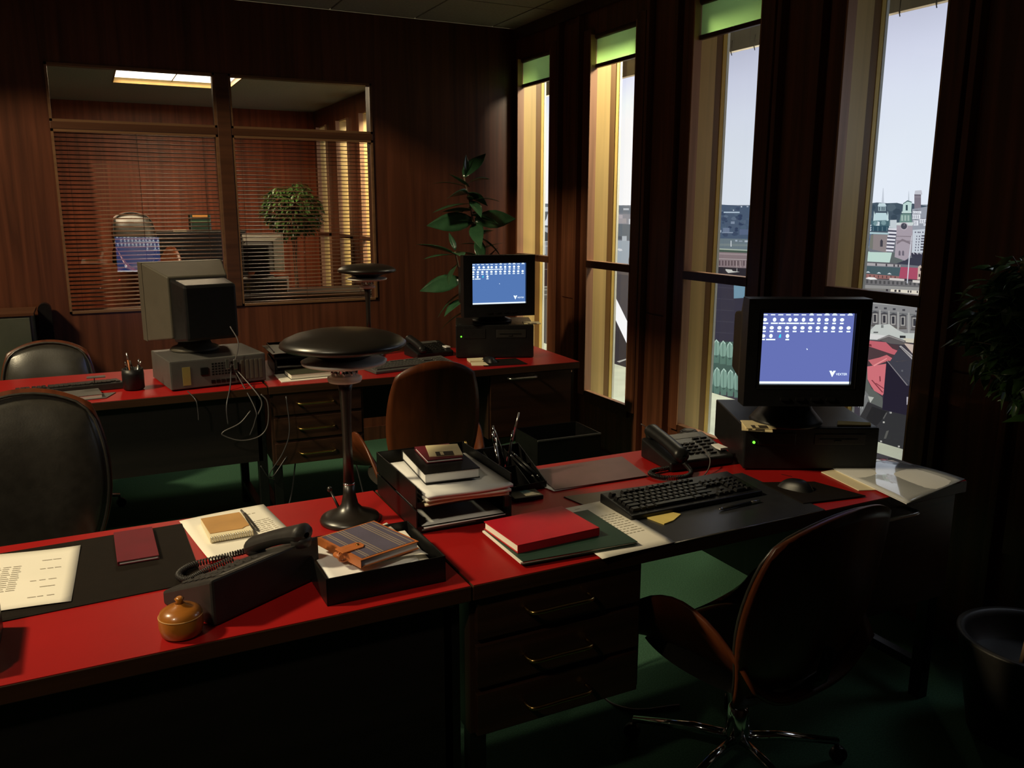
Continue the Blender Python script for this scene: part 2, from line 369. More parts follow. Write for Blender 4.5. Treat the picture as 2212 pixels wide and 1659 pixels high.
# venetian blinds behind both lower panes: every slat a part
slat_me = {}
for (a, b, lab, tilt) in ((xs[0], xs[1], 'brown venetian blind behind the left lower partition pane', 14),
                          (xs[2], xs[3], 'brown venetian blind behind the right lower partition pane', 10)):
    bl = thing('venetian_blind', lab, 'blind', ((a+b)/2, YB+0.135, 0), 0, 'venetian blinds in the partition')
    hw = (b-a)/2+0.01
    MB().box(-hw, -0.014, 1.955, hw, 0.014, 1.985).build('headrail', M_bead, bl)
    MB().box(-hw, -0.012, 0.905, hw, 0.012, 0.918).build('bottom_rail', M_bead, bl)
    me = MB().grid(lambda u, v: (-hw+0.004+u*(2*hw-0.008), -0.0125+0.025*v, 0.0022*math.sin(PI*v)), 2, 4, 0.0008).mesh('slat', M_slat)
    z = 0.930
    while z < 1.95:
        share('slat', me, bl, (0, 0, z), (math.radians(tilt)+0.01*rnd.uniform(-1, 1), 0, 0)); z += 0.0235
    for x in (-hw+0.08, 0, hw-0.08):
        for y in (-0.013, 0.013): MB().box(x-0.0008, y-0.0006, 0.91, x+0.0008, y+0.0006, 1.96).build('ladder_cord', M_trim, bl)

# ---- window wall
YHI = [5.28, 4.36, 3.43, 2.505, 1.575, 0.645]; YLO = [4.83, 3.90, 2.965, 2.06, 1.13, 0.20]
ZS, ZT = 0.430, 2.500; ZL = 0.360   # lip height, head height, sill level
YHI2 = [6.20, 7.12, 8.04, 8.96, 9.88, 10.80]; YLO2 = [y-0.45 for y in YHI2]
def window_wall(name, y0, y1, his, los, panels):
    mb = MB(); XO = XW+0.16
    mb.box(XW, y0, 0, XO, y1, ZL).box(XW, y0, ZT, XO, y1, ZC+0.05)
    ed = [y1]
    for h, l in sorted(zip(his, los), reverse=True):
        mb.box(XW, h, ZL, XO, ed[-1], ZT); ed.append(l)
    mb.box(XW, y0, ZL, XO, ed[-1], ZT)
    wl = struct(name, mb, M_wallr)
    if panels:
        piers = []; hs = sorted(his, reverse=True); ls = sorted(los, reverse=True)
        piers.append((hs[0], y1))
        for i in range(len(hs)-1): piers.append((hs[i+1], ls[i]))
        piers.append((y0, ls[-1]))
        for (a, b) in piers:
            if b-a < 0.2 or b-a > 0.8: continue
            for (c, d) in ((a, a+0.075), (b-0.075, b)):
                MB().box(XW-0.026, c, ZS-0.03, XW+0.001, d, ZT+0.03).build('casing_board', M_wallr, wl, bevel=0.002)
            for c in (a+0.105, b-0.130):
                MB().box(XW-0.042, c, 0.02, XW+0.001, c+0.024, ZT+0.12).build('batten', M_wallr, wl, bevel=0.002)
            for (z0, z1) in ((0.10, 0.976), (0.984, ZT+0.1)):
                MB().box(XW-0.012, a+0.145, z0, XW+0.001, b-0.145, z1).build('panel', M_wallr, wl, bevel=0.0015)
        MB().box(XW-0.020, y0, ZT+0.13, XW+0.001, y1, ZC).build('pelmet_board', M_trim, wl)
    return wl
window_wall('wall_right', Y0, YB, YHI, YLO, True)
window_wall('wall_right.001', YB+0.1, YF, YHI2, YLO2, False)
MB().box(XW, YB, 0, XW+0.16, YB+0.1, ZC+0.05).build('wall_right_joint', M_wallr, bpy.data.objects['wall_right'])
struct('baseboard_right', MB().box(XW-0.016, Y0, 0, XW, YB, 0.10), M_trim)
def tall_window(n, h, l, full=True):
    wo = bpy.data.objects.new('window_%d' % n, None); COL.objects.link(wo); wo['kind'] = 'structure'
    wo.location = (XW, h, ZS); W = h-l; Hh = ZT-ZS; j = 0.008
    # far jamb (h side) and near jamb, laminated in strips from room to glass
    for (y0, y1) in ((-j, 0.0), (-W, -W+j)):
        MB().box(-0.027, y0, 0, 0.020, y1, Hh).build('jamb_edge', M_jambp, wo)
        MB().box(0.020, y0, -0.07, 0.112, y1, Hh).build('jamb', M_jamb, wo)
        MB().box(0.112, y0, -0.07, 0.150, y1, Hh).build('jamb_strip', M_jambd, wo)
    MB().box(-0.020, -W, -0.07, 0.004, 0, 0.0).build('sill_lip', M_trim, wo)
    MB().box(-0.022, -W, 0.0, 0.006, 0, 0.003).build('lip_edge', M_jambp, wo)
    MB().box(0.004, -W, -0.075, 0.186, 0, -0.064).build('sill_shelf', M_ledge, wo)
    MB().box(0.02, -W, Hh-0.008, 0.158, 0, Hh).build('head_lining', M_jamb, wo)
    f = MB()
    f.box(0.150, -0.011, -0.07, 0.172, 0.0, Hh).box(0.150, -W, -0.07, 0.172, -W+0.011, Hh).box(0.150, -W, Hh-0.02, 0.172, 0, Hh)
    f.build('sash', M_sash, wo, bevel=0.002)
    MB().box(0.172, -0.015, -0.07, 0.186, 0.0, Hh).box(0.172, -W, -0.07, 0.186, -W+0.015, Hh).build('outer_frame', M_white, wo)
    MB().box(-0.030, -W, 0.757, 0.012, 0, 0.797).build('rail', M_trim, wo, bevel=0.001)
    MB().box(-0.028, -W, 0.797, 0.012, 0, 0.7995).build('rail_top', M_jambp, wo)  # lit upper edge of the rail put into a paler colour
    if full: MB().add([(0.166, -0.011, -0.064), (0.166, -W+0.011, -0.064), (0.166, -W+0.011, Hh-0.02), (0.166, -0.011, Hh-0.02)], [(0, 1, 2, 3)]).build('glass', M_glass, wo)
    return wo
for i, (h, l) in enumerate(zip(YHI, YLO)): tall_window(5+i, h, l)
for i, (h, l) in enumerate(zip(YHI2, YLO2)): tall_window(11+i, h, l, False)
labs = ['leftmost pale green roller blind, rolled down a little at the narrow far window',
        'pale green roller blind over the second window from the left',
        'pale green roller blind over the third window from the left, cut by the picture top',
        'pale green roller blind at the window behind the big monitor, above the picture',
        'pale green roller blind at the window beyond the ficus', 'pale green roller blind at the nearest window, out of the picture']
for (h, l), lb in zip(list(zip(YHI, YLO))[:4], labs[:4]):
    b = thing('roller_blind', lb, 'blind', (XW+0.012, (h+l)/2, 2.32), 0, 'green roller blinds of the window wall'); W = (h-l)/2-0.010
    MB().grid(lambda u, v: (0.0012*math.sin(9*u), -W+2*W*u, 0.02+0.165*v), 8, 3).build('fabric', M_blind, b)
    MB().box(-0.010, -W, 0.0, 0.010, W, 0.022).build('bottom_bar', M_trim, b, bevel=0.003)
    MB().lathe([(0.016, -W), (0.016, W)], 14, Matrix.Translation((0, 0, 0.172)) @ Matrix.Rotation(-PI/2, 4, 'X')).build('roller', M_trim, b)
# outside: ledge, stage floor and wall, backlit printed city backdrop hung on eyelets
struct('trim_4', MB().box(XW+0.187, Y0, ZL-0.05, 3.56, YF, ZL), M_ledge)
struct('floor_outer', MB().box(3.56, Y0, -0.40, 5.4, YF+2, -0.35), M_outer)
struct('wall_outer', MB().box(5.3, Y0, -0.4, 5.4, YF+2.5, 4.2), M_outer)
ART = {
'hillside_print': [
[72,84,98,0,2000,1360,12500,1360,12500,1560,2000,1560],
],
'quay_print': [
[112,116,124,0,2000,1150,12500,1150,12500,1360,2000,1360],
],
'street_print': [
[62,58,66,0,2000,-300,12500,-300,12500,1150,2000,1150],
],
'tree_print': [
[70,86,100,1,4078,1571,3993,1568,3933,1574,3852,1569,3779,1571,3736,1562,3666,1567,3522,1545,3509,1434,4063,1425],
[84,100,112,2,3989,1524,4000,1508,4028,1503,4052,1515,4054,1534,4032,1545,4003,1541],
[58,74,88,2,3938,1542,3948,1527,3973,1523,3995,1534,3997,1551,3977,1561,3951,1557],
[84,100,112,2,3781,1542,3792,1523,3823,1518,3849,1531,3852,1553,3828,1566,3796,1561],
[58,74,88,2,3742,1516,3751,1500,3777,1496,3800,1507,3802,1525,3782,1536,3755,1532],
[84,100,112,2,4000,1471,4009,1457,4033,1453,4053,1462,4055,1478,4036,1488,4012,1485],
[58,74,88,2,3764,1482,3772,1468,3794,1464,3813,1474,3814,1489,3797,1498,3775,1495],
[84,100,112,2,3954,1484,3962,1472,3983,1469,4001,1477,4002,1491,3986,1500,3965,1497],
],
'radio_mast_print': [
[196,204,216,1,3896,1664,3892,1664,3877,1566,3896,1566],
],
'domed_church_print': [
[196,216,222,4,3914,1569,3865,1568,3854,1550,3921,1550],
[150,172,180,3,3917,1550,3861,1550,3857,1520,3914,1520],
[60,76,88,4,3910,1546,3902,1546,3900,1522,3907,1522],
[60,76,88,4,3890,1546,3882,1546,3880,1522,3887,1522],
[60,76,88,4,3875,1546,3868,1546,3865,1522,3873,1522],
[188,214,220,4,3932,1508,3851,1508,3823,1459,3948,1453],
[196,218,222,5,3945,1520,3935,1498,3933,1458,3945,1458],
[196,218,222,5,3840,1520,3831,1498,3828,1459,3840,1459],
[74,104,114,4,3966,1458,3815,1465,3811,1426,3956,1424],
[120,150,156,5,3901,1441,3906,1430,3920,1425,3936,1429,3943,1440,3938,1451,3924,1455,3908,1451],
[120,150,156,5,3842,1446,3847,1435,3861,1431,3876,1435,3883,1445,3878,1456,3864,1461,3850,1456],
[205,220,226,5,3912,1454,3893,1450,3893,1427,3918,1427],
[46,76,92,4,3956,1426,3822,1428,3818,1394,3953,1391],
[84,110,122,5,3945,1420,3936,1420,3933,1391,3942,1391],
[84,110,122,5,3909,1421,3900,1421,3897,1392,3906,1392],
[84,110,122,5,3874,1421,3865,1421,3862,1393,3871,1393],
[84,110,122,5,3839,1422,3830,1422,3827,1394,3836,1393],
[172,200,206,5,3966,1385,3814,1384,3812,1373,3965,1373],
[140,131,132,4,3937,1371,3823,1372,3819,1259,3935,1274],
[64,64,74,5,3876,1330,3868,1343,3855,1331,3853,1295,3873,1294],
[118,120,112,5,3956,1368,3934,1369,3929,1275,3958,1283],
],
'striped_house_print': [
[96,114,134,3,4065,1434,3960,1435,3955,1391,4061,1388],
[206,218,228,4,4061,1432,3956,1431,3961,1422,4063,1422],
[206,218,228,4,4060,1417,3954,1416,3960,1407,4062,1407],
[206,218,228,4,4058,1402,3953,1402,3958,1393,4060,1393],
[92,112,142,3,4062,1388,3949,1386,3947,1283,4060,1283],
[62,80,108,4,4041,1371,4021,1371,4020,1359,4039,1359],
[62,80,108,4,4000,1363,3981,1363,3980,1351,3999,1351],
[62,80,108,4,4020,1335,4001,1335,3999,1324,4019,1323],
[62,80,108,4,3981,1345,3962,1346,3961,1334,3980,1333],
[62,80,108,4,4040,1307,4020,1307,4019,1296,4039,1295],
],
'small_spire_print': [
[192,220,210,6,3982,1330,3970,1305,3959,1288,3998,1286,3986,1304],
[58,88,84,6,3992,1288,3963,1289,3960,1258,3989,1256],
],
'copper_roof_print': [
[184,210,200,5,4061,1284,3992,1285,3995,1258,3953,1260,3949,1197,4060,1195],
[190,216,206,6,4013,1255,3777,1261,3788,1197,4028,1193],
[96,104,104,5,3777,1261,3745,1260,3687,1206,3706,1192,3788,1197],
],
'eaves_print': [
[92,92,98,5,4057,1193,3697,1199,3706,1188,4056,1184],
[170,166,168,5,3999,1187,3706,1190,3704,1175,3997,1167],
[70,66,72,6,3976,1184,3964,1185,3962,1170,3974,1169],
[70,66,72,6,3897,1186,3885,1186,3883,1171,3895,1170],
[70,66,72,6,3816,1187,3805,1187,3803,1172,3815,1172],
[70,66,72,6,3758,1188,3747,1188,3745,1173,3756,1173],
[70,66,72,6,3727,1188,3715,1189,3714,1174,3725,1173],
[72,92,98,6,3994,1164,3698,1170,3706,1116,3981,1115],
[214,222,226,7,3965,1122,3948,1132,3929,1123],
[214,222,226,7,3879,1122,3862,1132,3844,1124],
[214,222,226,7,3797,1123,3781,1133,3763,1124],
[150,106,102,6,3981,1114,3703,1116,3701,1096,3983,1084],
[80,60,62,7,3968,1107,3960,1108,3958,1091,3966,1091],
[80,60,62,7,3934,1108,3927,1109,3925,1092,3933,1092],
[80,60,62,7,3901,1109,3893,1109,3892,1093,3899,1093],
[80,60,62,7,3868,1110,3860,1110,3859,1094,3866,1094],
[80,60,62,7,3835,1111,3828,1111,3826,1095,3834,1095],
[80,60,62,7,3803,1112,3796,1112,3794,1096,3801,1096],
[80,60,62,7,3771,1112,3764,1113,3762,1097,3769,1097],
[80,60,62,7,3739,1113,3732,1114,3730,1098,3738,1097],
],
'red_building_print': [
[168,78,102,7,3701,1175,3575,1177,3572,1105,3706,1104],
[60,62,76,6,3625,1239,3516,1249,3519,1189,3696,1192,3738,1193],
[202,182,168,7,3575,1183,3560,1196,3549,1184,3519,1190,3516,1109,3572,1105],
[60,50,56,8,3566,1140,3555,1141,3553,1123,3564,1122],
[60,50,56,8,3532,1143,3521,1143,3519,1125,3530,1125],
[60,50,56,8,3560,1177,3550,1178,3548,1160,3558,1159],
[60,50,56,8,3533,1177,3523,1177,3521,1159,3531,1159],
],
'flagpole_print': [
[206,210,220,9,3643,1372,3639,1372,3639,1244,3636,1077,3643,1076,3647,1243],
],
'arcade_print': [
[150,146,156,6,4065,1184,3996,1185,3983,1090,3999,1024,4057,1019],
[112,106,118,7,4061,1172,4052,1173,4050,1154,4059,1154],
[112,106,118,7,4039,1174,4030,1174,4028,1156,4037,1155],
[112,106,118,7,4017,1175,4008,1175,4006,1157,4015,1157],
[112,106,118,7,4057,1136,4048,1136,4046,1118,4055,1117],
[112,106,118,7,4035,1137,4026,1137,4024,1119,4033,1118],
[112,106,118,7,4013,1138,4004,1139,4002,1120,4012,1120],
[112,106,118,7,4053,1099,4044,1099,4042,1081,4051,1080],
[112,106,118,7,4031,1100,4022,1101,4020,1082,4029,1082],
[112,106,118,7,4010,1102,4001,1102,3999,1084,4008,1083],
[112,106,118,7,4049,1062,4040,1062,4038,1044,4048,1043],
[112,110,112,6,4011,1083,3519,1092,3520,1062,4013,1041],
[78,78,80,7,3993,1073,3976,1074,3974,1051,3991,1050],
[78,78,80,7,3958,1074,3941,1075,3939,1053,3955,1051],
[78,78,80,7,3923,1075,3906,1076,3904,1054,3921,1053],
[78,78,80,7,3889,1076,3872,1077,3870,1056,3886,1054],
[78,78,80,7,3855,1077,3838,1078,3836,1057,3852,1056],
[78,78,80,7,3821,1078,3805,1079,3803,1059,3819,1057],
[78,78,80,7,3788,1079,3772,1080,3770,1060,3786,1059],
[78,78,80,7,3755,1080,3739,1082,3737,1061,3753,1060],
[78,78,80,7,3722,1081,3707,1083,3705,1063,3720,1062],
[78,78,80,7,3690,1082,3675,1084,3673,1064,3688,1063],
[78,78,80,7,3658,1083,3643,1085,3641,1066,3656,1064],
[78,78,80,7,3627,1084,3612,1086,3610,1067,3625,1066],
[78,78,80,7,3596,1085,3581,1087,3579,1068,3594,1067],
[78,78,80,7,3565,1086,3550,1088,3548,1070,3563,1069],
[78,78,80,7,3534,1087,3519,1089,3518,1071,3532,1070],
[236,234,232,8,3965,1083,3938,1094,3894,1095,3867,1084,3920,1078],
[206,200,196,8,3775,1101,3664,1102,3664,1089,3776,1087],
[212,206,200,8,3604,1100,3518,1103,3518,1085,3603,1085],
[146,145,143,7,4013,1042,3520,1063,3518,1040,4013,1018],
[96,96,98,8,4015,1045,3520,1066,3519,1061,4015,1039],
[124,122,118,7,4016,1018,3741,1029,3744,1009,4073,1004],
[222,214,198,8,3757,1030,3517,1040,3516,1008,3760,1007],
[52,48,54,9,3794,1027,3778,1028,3777,1014,3792,1012],
[52,48,54,9,3729,1029,3714,1031,3712,1017,3728,1015],
[52,48,54,9,3699,1031,3684,1032,3682,1018,3698,1017],
[52,48,54,9,3631,1033,3622,1034,3621,1020,3630,1019],
[52,48,54,9,3613,1034,3604,1035,3603,1021,3612,1020],
[52,48,54,9,3566,1036,3557,1037,3556,1023,3564,1022],
[52,48,54,9,3547,1037,3538,1037,3537,1024,3546,1023],
],
'balcony_block_print': [
[222,222,230,5,3823,1414,3755,1412,3756,1401,3822,1402],
[84,84,100,5,3823,1403,3756,1401,3757,1390,3823,1391],
[222,222,230,5,3823,1391,3757,1390,3758,1379,3823,1380],
[84,84,100,5,3823,1380,3759,1379,3759,1368,3823,1369],
[222,222,230,5,3823,1369,3760,1368,3761,1357,3823,1358],
[84,84,100,5,3824,1358,3761,1357,3762,1346,3823,1347],
[222,222,230,5,3824,1347,3762,1346,3763,1335,3824,1335],
[84,84,100,5,3824,1336,3763,1335,3764,1324,3824,1324],
[222,222,230,5,3824,1324,3764,1324,3765,1312,3824,1313],
[84,84,100,5,3824,1313,3765,1313,3766,1301,3824,1302],
[222,222,230,5,3824,1302,3767,1301,3767,1290,3824,1290],
[84,84,100,5,3825,1291,3768,1290,3769,1279,3824,1279],
[222,222,230,5,3825,1279,3769,1279,3770,1268,3825,1268],
[196,206,212,4,3819,1464,3767,1466,3761,1412,3820,1416],
],
'clock_tower_print': [
[190,216,212,6,3728,1568,3698,1584,3666,1575,3665,1515,3727,1515],
[70,96,100,7,3729,1567,3698,1586,3665,1577,3664,1572,3697,1579,3727,1563],
[52,74,82,7,3707,1558,3693,1558,3689,1524,3704,1524],
[202,222,218,7,3732,1517,3661,1517,3661,1509,3732,1509],
[96,124,120,7,3728,1509,3665,1509,3664,1501,3728,1501],
[108,140,134,6,3738,1501,3663,1501,3650,1449,3744,1447],
[160,184,176,7,3734,1495,3719,1495,3715,1460,3730,1460],
[160,184,176,7,3711,1495,3696,1495,3693,1461,3707,1461],
[160,184,176,7,3688,1495,3674,1495,3670,1461,3684,1461],
[204,214,214,7,3761,1449,3632,1453,3645,1432,3764,1433],
[166,156,166,6,3760,1433,3645,1433,3637,1364,3635,1252,3673,1215,3754,1234,3756,1360],
[186,178,186,8,3675,1429,3677,1418,3684,1410,3695,1405,3708,1405,3720,1409,3728,1417,3732,1428,3731,1438,3724,1447,3713,1451,3700,1452,3688,1447,3679,1439],
[70,72,84,9,3681,1428,3682,1420,3688,1413,3697,1409,3707,1409,3716,1413,3724,1419,3727,1428,3725,1436,3720,1443,3711,1447,3701,1447,3691,1443,3684,1437],
[170,170,178,9,3706,1428,3703,1428,3698,1444,3701,1444],
[132,122,130,7,3756,1367,3639,1368,3638,1363,3756,1362],
[132,122,130,7,3753,1339,3636,1340,3635,1335,3753,1333],
[128,118,126,7,3748,1326,3708,1350,3645,1329,3643,1316,3707,1337,3746,1313],
[106,100,112,8,3724,1246,3726,1270,3720,1278,3712,1271,3709,1245],
[106,100,112,8,3698,1247,3700,1271,3694,1279,3686,1272,3683,1246],
],
'brick_tower_print': [
[126,120,132,3,3656,1617,3609,1617,3598,1521,3645,1521],
[92,86,98,4,3656,1621,3608,1620,3607,1615,3655,1616],
[150,144,154,4,3655,1608,3608,1607,3608,1603,3654,1604],
[196,198,208,2,3655,1644,3610,1646,3601,1620,3657,1621],
[188,198,208,2,3701,1643,3699,1643,3689,1582,3698,1582],
],
'white_houses_print': [
[150,156,168,3,3662,1533,3518,1554,3505,1401,3647,1398],
[226,230,238,4,3655,1521,3595,1521,3594,1506,3653,1506],
[110,114,130,5,3650,1515,3646,1515,3646,1510,3650,1510],
[110,114,130,5,3637,1515,3633,1515,3633,1510,3637,1510],
[110,114,130,5,3624,1516,3620,1516,3620,1510,3624,1510],
[110,114,130,5,3612,1516,3608,1516,3607,1510,3611,1510],
[96,98,112,5,3657,1521,3626,1526,3593,1521],
[226,230,238,4,3657,1501,3599,1501,3596,1474,3654,1473],
[110,114,130,5,3652,1496,3648,1496,3646,1477,3650,1477],
[110,114,130,5,3639,1496,3635,1496,3633,1477,3637,1477],
[110,114,130,5,3626,1496,3622,1496,3620,1477,3624,1477],
[110,114,130,5,3613,1496,3609,1496,3607,1477,3611,1477],
[96,98,112,5,3659,1501,3628,1506,3597,1501],
[226,230,238,4,3552,1549,3521,1549,3517,1514,3548,1514],
[110,114,130,5,3548,1544,3544,1544,3541,1517,3545,1517],
[110,114,130,5,3535,1544,3531,1544,3528,1517,3532,1517],
[96,98,112,5,3554,1549,3537,1554,3519,1549],
[226,230,238,4,3555,1512,3520,1512,3516,1479,3552,1479],
[110,114,130,5,3551,1507,3547,1507,3544,1482,3548,1482],
[110,114,130,5,3539,1507,3535,1507,3532,1483,3536,1483],
[96,98,112,5,3557,1512,3538,1517,3518,1512],
[226,230,238,4,3603,1474,3550,1474,3547,1448,3600,1448],
[110,114,130,5,3598,1469,3595,1469,3593,1451,3596,1451],
[110,114,130,5,3586,1469,3582,1469,3580,1451,3584,1451],
[110,114,130,5,3573,1469,3569,1469,3567,1451,3571,1451],
[110,114,130,5,3560,1469,3556,1469,3555,1451,3558,1451],
[96,98,112,5,3605,1474,3577,1479,3548,1474],
[226,230,238,4,3644,1465,3610,1465,3606,1434,3640,1433],
[110,114,130,5,3639,1460,3635,1460,3633,1437,3637,1437],
[110,114,130,5,3626,1460,3622,1460,3620,1437,3624,1437],
[96,98,112,5,3646,1465,3627,1470,3608,1465],
[226,230,238,4,3547,1467,3518,1467,3516,1450,3545,1450],
[110,114,130,5,3542,1462,3538,1462,3537,1453,3541,1453],
[110,114,130,5,3530,1462,3526,1462,3525,1454,3529,1454],
[96,98,112,5,3548,1467,3533,1472,3516,1467],
[226,230,238,4,3571,1448,3541,1448,3539,1433,3569,1433],
[110,114,130,5,3566,1443,3562,1443,3562,1436,3565,1436],
[110,114,130,5,3554,1443,3550,1443,3549,1437,3553,1436],
[96,98,112,5,3573,1448,3556,1453,3539,1448],
],
'office_block_print': [
[198,206,216,5,3641,1406,3520,1417,3517,1275,3632,1265],
[86,86,102,6,3575,1376,3521,1378,3520,1369,3574,1368],
[96,98,114,6,3610,1373,3604,1373,3603,1364,3609,1364],
[96,98,114,6,3592,1373,3585,1374,3584,1364,3591,1364],
[86,86,102,6,3575,1359,3521,1361,3520,1353,3574,1351],
[96,98,114,6,3611,1356,3604,1356,3603,1347,3610,1347],
[96,98,114,6,3592,1356,3585,1357,3584,1347,3591,1347],
[86,86,102,6,3575,1343,3520,1344,3519,1336,3574,1334],
[96,98,114,6,3611,1339,3604,1339,3603,1330,3610,1330],
[96,98,114,6,3592,1339,3585,1340,3584,1330,3591,1330],
[86,86,102,6,3574,1326,3520,1328,3519,1319,3573,1317],
[96,98,114,6,3611,1322,3604,1322,3603,1313,3610,1313],
[96,98,114,6,3592,1323,3585,1323,3584,1313,3591,1313],
[86,86,102,6,3574,1309,3519,1311,3518,1302,3573,1300],
[96,98,114,6,3611,1305,3604,1305,3603,1296,3610,1295],
[96,98,114,6,3592,1306,3585,1306,3584,1296,3591,1296],
[86,86,102,6,3573,1292,3519,1294,3518,1286,3572,1283],
[96,98,114,6,3611,1288,3604,1288,3603,1279,3610,1278],
[96,98,114,6,3592,1288,3585,1289,3584,1279,3591,1279],
[96,98,114,6,3625,1396,3615,1397,3614,1389,3624,1389],
[96,98,114,6,3605,1397,3595,1397,3594,1389,3604,1389],
[96,98,114,6,3592,1397,3583,1397,3582,1390,3592,1389],
[96,98,114,6,3572,1398,3562,1398,3561,1390,3571,1390],
[58,58,74,7,3634,1265,3613,1271,3582,1262,3548,1265,3546,1241,3628,1240],
[190,190,200,8,3623,1266,3613,1271,3609,1256],
[190,190,200,8,3598,1267,3588,1272,3585,1257],
[190,190,200,8,3571,1268,3561,1273,3558,1258],
],
'palace_facade_print': [
[134,134,135,3,3940,945,3501,955,3489,725,3921,678],
[88,94,102,4,3941,951,3502,960,3500,941,3939,929],
[164,164,162,5,3939,929,3500,941,3499,935,3938,922],
[110,112,114,4,3934,879,3494,892,3493,884,3933,869],
[66,66,72,5,3871,906,3849,908,3848,897,3870,894],
[66,66,72,5,3800,908,3778,910,3777,898,3799,896],
[66,66,72,5,3732,910,3711,912,3710,900,3731,898],
[66,66,72,5,3661,912,3640,914,3639,902,3659,900],
[66,66,72,5,3567,914,3547,916,3545,905,3565,903],
[96,94,96,4,3893,868,3839,874,3830,792,3884,785],
[168,166,162,5,3882,859,3847,863,3841,802,3876,798],
[54,54,60,6,3874,853,3854,855,3849,808,3869,806],
[74,74,78,5,3894,864,3866,878,3837,870,3836,865,3893,859],
[92,90,88,5,3887,785,3827,792,3826,780,3886,773],
[96,94,96,4,3819,870,3766,876,3757,794,3810,788],
[168,166,162,5,3808,861,3774,864,3768,805,3802,801],
[54,54,60,6,3801,855,3781,857,3776,811,3796,808],
[74,74,78,5,3820,866,3793,879,3764,872,3764,867,3819,861],
[92,90,88,5,3813,788,3754,795,3753,783,3812,776],
[96,94,96,4,3750,872,3698,877,3689,797,3741,791],
[168,166,162,5,3739,862,3706,866,3700,807,3733,803],
[54,54,60,6,3732,857,3712,859,3707,813,3727,811],
[74,74,78,5,3751,868,3724,881,3696,874,3696,869,3750,863],
[92,90,88,5,3744,790,3686,797,3685,786,3743,779],
[96,94,96,4,3677,873,3627,879,3618,800,3669,793],
[168,166,162,5,3667,864,3635,868,3629,810,3661,806],
[54,54,60,6,3660,859,3641,861,3636,815,3655,813],
[74,74,78,5,3678,869,3653,883,3625,875,3625,870,3678,864],
[92,90,88,5,3672,793,3616,800,3614,789,3670,781],
[96,94,96,4,3591,876,3542,881,3533,803,3582,797],
[168,166,162,5,3581,867,3549,870,3543,813,3575,809],
[54,54,60,6,3574,861,3555,863,3550,818,3569,816],
[74,74,78,5,3592,872,3567,885,3540,877,3540,872,3591,867],
[92,90,88,5,3585,796,3530,803,3529,792,3584,785],
[158,158,156,5,3913,887,3899,889,3884,744,3898,742],
[158,158,156,5,3837,889,3823,890,3808,747,3822,745],
[158,158,156,5,3767,890,3753,892,3738,750,3752,748],
[158,158,156,5,3697,892,3683,893,3668,753,3682,752],
[158,158,156,5,3618,894,3605,895,3589,757,3602,755],
[158,158,156,5,3536,895,3524,897,3508,760,3521,759],
],
'pavilion_print': [
[192,197,192,6,3895,742,3851,789,3743,806,3679,776,3625,763,3531,775,3528,726,3917,684],
[120,124,122,7,3808,793,3789,795,3787,776,3806,774],
[92,94,94,7,3862,741,3826,746,3825,737,3862,732],
[50,50,54,7,3659,743,3616,748,3614,733,3657,727],
[214,214,212,7,3921,724,3749,729,3829,693,3917,687],
[96,92,92,8,3826,695,3740,737,3609,716,3617,690,3722,682],
[150,146,144,9,3818,699,3739,733,3616,714,3619,708,3738,726,3810,696],
[206,200,180,7,3629,731,3524,739,3527,712,3619,707],
[198,180,168,7,3625,699,3526,701,3521,619],
],
'pink_roofs_print': [
[76,58,62,6,3925,674,3661,681,3655,624,3709,563,3911,503],
[192,98,108,7,3896,678,3758,686,3704,652,3657,643,3657,613,3707,616,3892,640],
[120,52,60,8,3894,655,3870,657,3864,642,3889,642],
[196,106,112,7,3884,547,3797,579,3743,605,3671,581,3678,568,3726,570,3839,513],
[206,112,120,7,3887,504,3737,548,3733,358,3746,334,3814,353,3841,378,3876,420],
[130,58,68,8,3845,419,3835,422,3741,357,3750,352],
[130,58,68,8,3811,404,3802,407,3736,384,3745,380],
[130,58,68,8,3784,456,3775,459,3768,426,3778,421],
[232,150,150,8,3839,520,3741,584,3736,580,3831,515],
[92,96,92,6,3919,501,3882,501,3875,413,3839,365,3746,322,3731,250,3904,276],
],
'black_roof_print': [
[64,64,74,8,3717,561,3655,660,3521,593,3512,440,3570,434],
[38,34,48,9,3739,566,3567,435,3512,440,3520,245,3736,241],
[132,128,132,9,3735,565,3729,567,3562,438,3569,434],
[172,168,168,9,3654,675,3640,681,3524,618,3524,587],
[90,86,90,9,3645,671,3636,672,3526,610,3525,601],
[208,203,212,9,3562,362,3527,369,3521,320,3557,312],
[96,98,104,9,3621,527,3608,529,3606,518,3620,516],
[96,98,104,9,3552,510,3539,512,3538,501,3551,498],
[96,98,104,9,3682,240,3668,243,3667,231,3680,228],
],
'yard_print': [
[50,50,52,7,3921,273,3731,250,3525,244,3526,2,3768,-6,3900,74],
[112,114,114,8,3930,362,3881,336,3841,306,3888,196,3909,157],
[150,152,150,9,3933,347,3927,348,3939,220,3946,219],
[150,152,150,9,3916,335,3911,336,3923,217,3930,215],
[150,152,150,9,3900,323,3894,324,3908,213,3914,211],
[150,152,150,9,3884,311,3878,312,3892,209,3899,208],
[176,178,170,9,3858,306,3809,309,3834,266],
[38,38,40,8,3819,245,3698,237,3724,184,3780,109,3858,154],
[92,92,90,9,3703,229,3695,228,3716,182,3725,184],
[88,88,84,9,3688,107,3669,116,3685,56,3702,51],
[178,176,170,9,3729,32,3715,35,3714,24,3728,21],
[178,176,170,9,3590,33,3576,36,3575,26,3589,22],
[178,176,170,9,3675,239,3662,242,3661,231,3674,228],
[178,176,170,9,3722,164,3708,167,3707,156,3721,153],
],
'wooded_shore_print': [
[74,90,112,1,5568,1612,5496,1640,5487,1640,5468,1594,5439,1563,5242,1554,5064,1557,5032,1557,5027,1297,5544,1287],
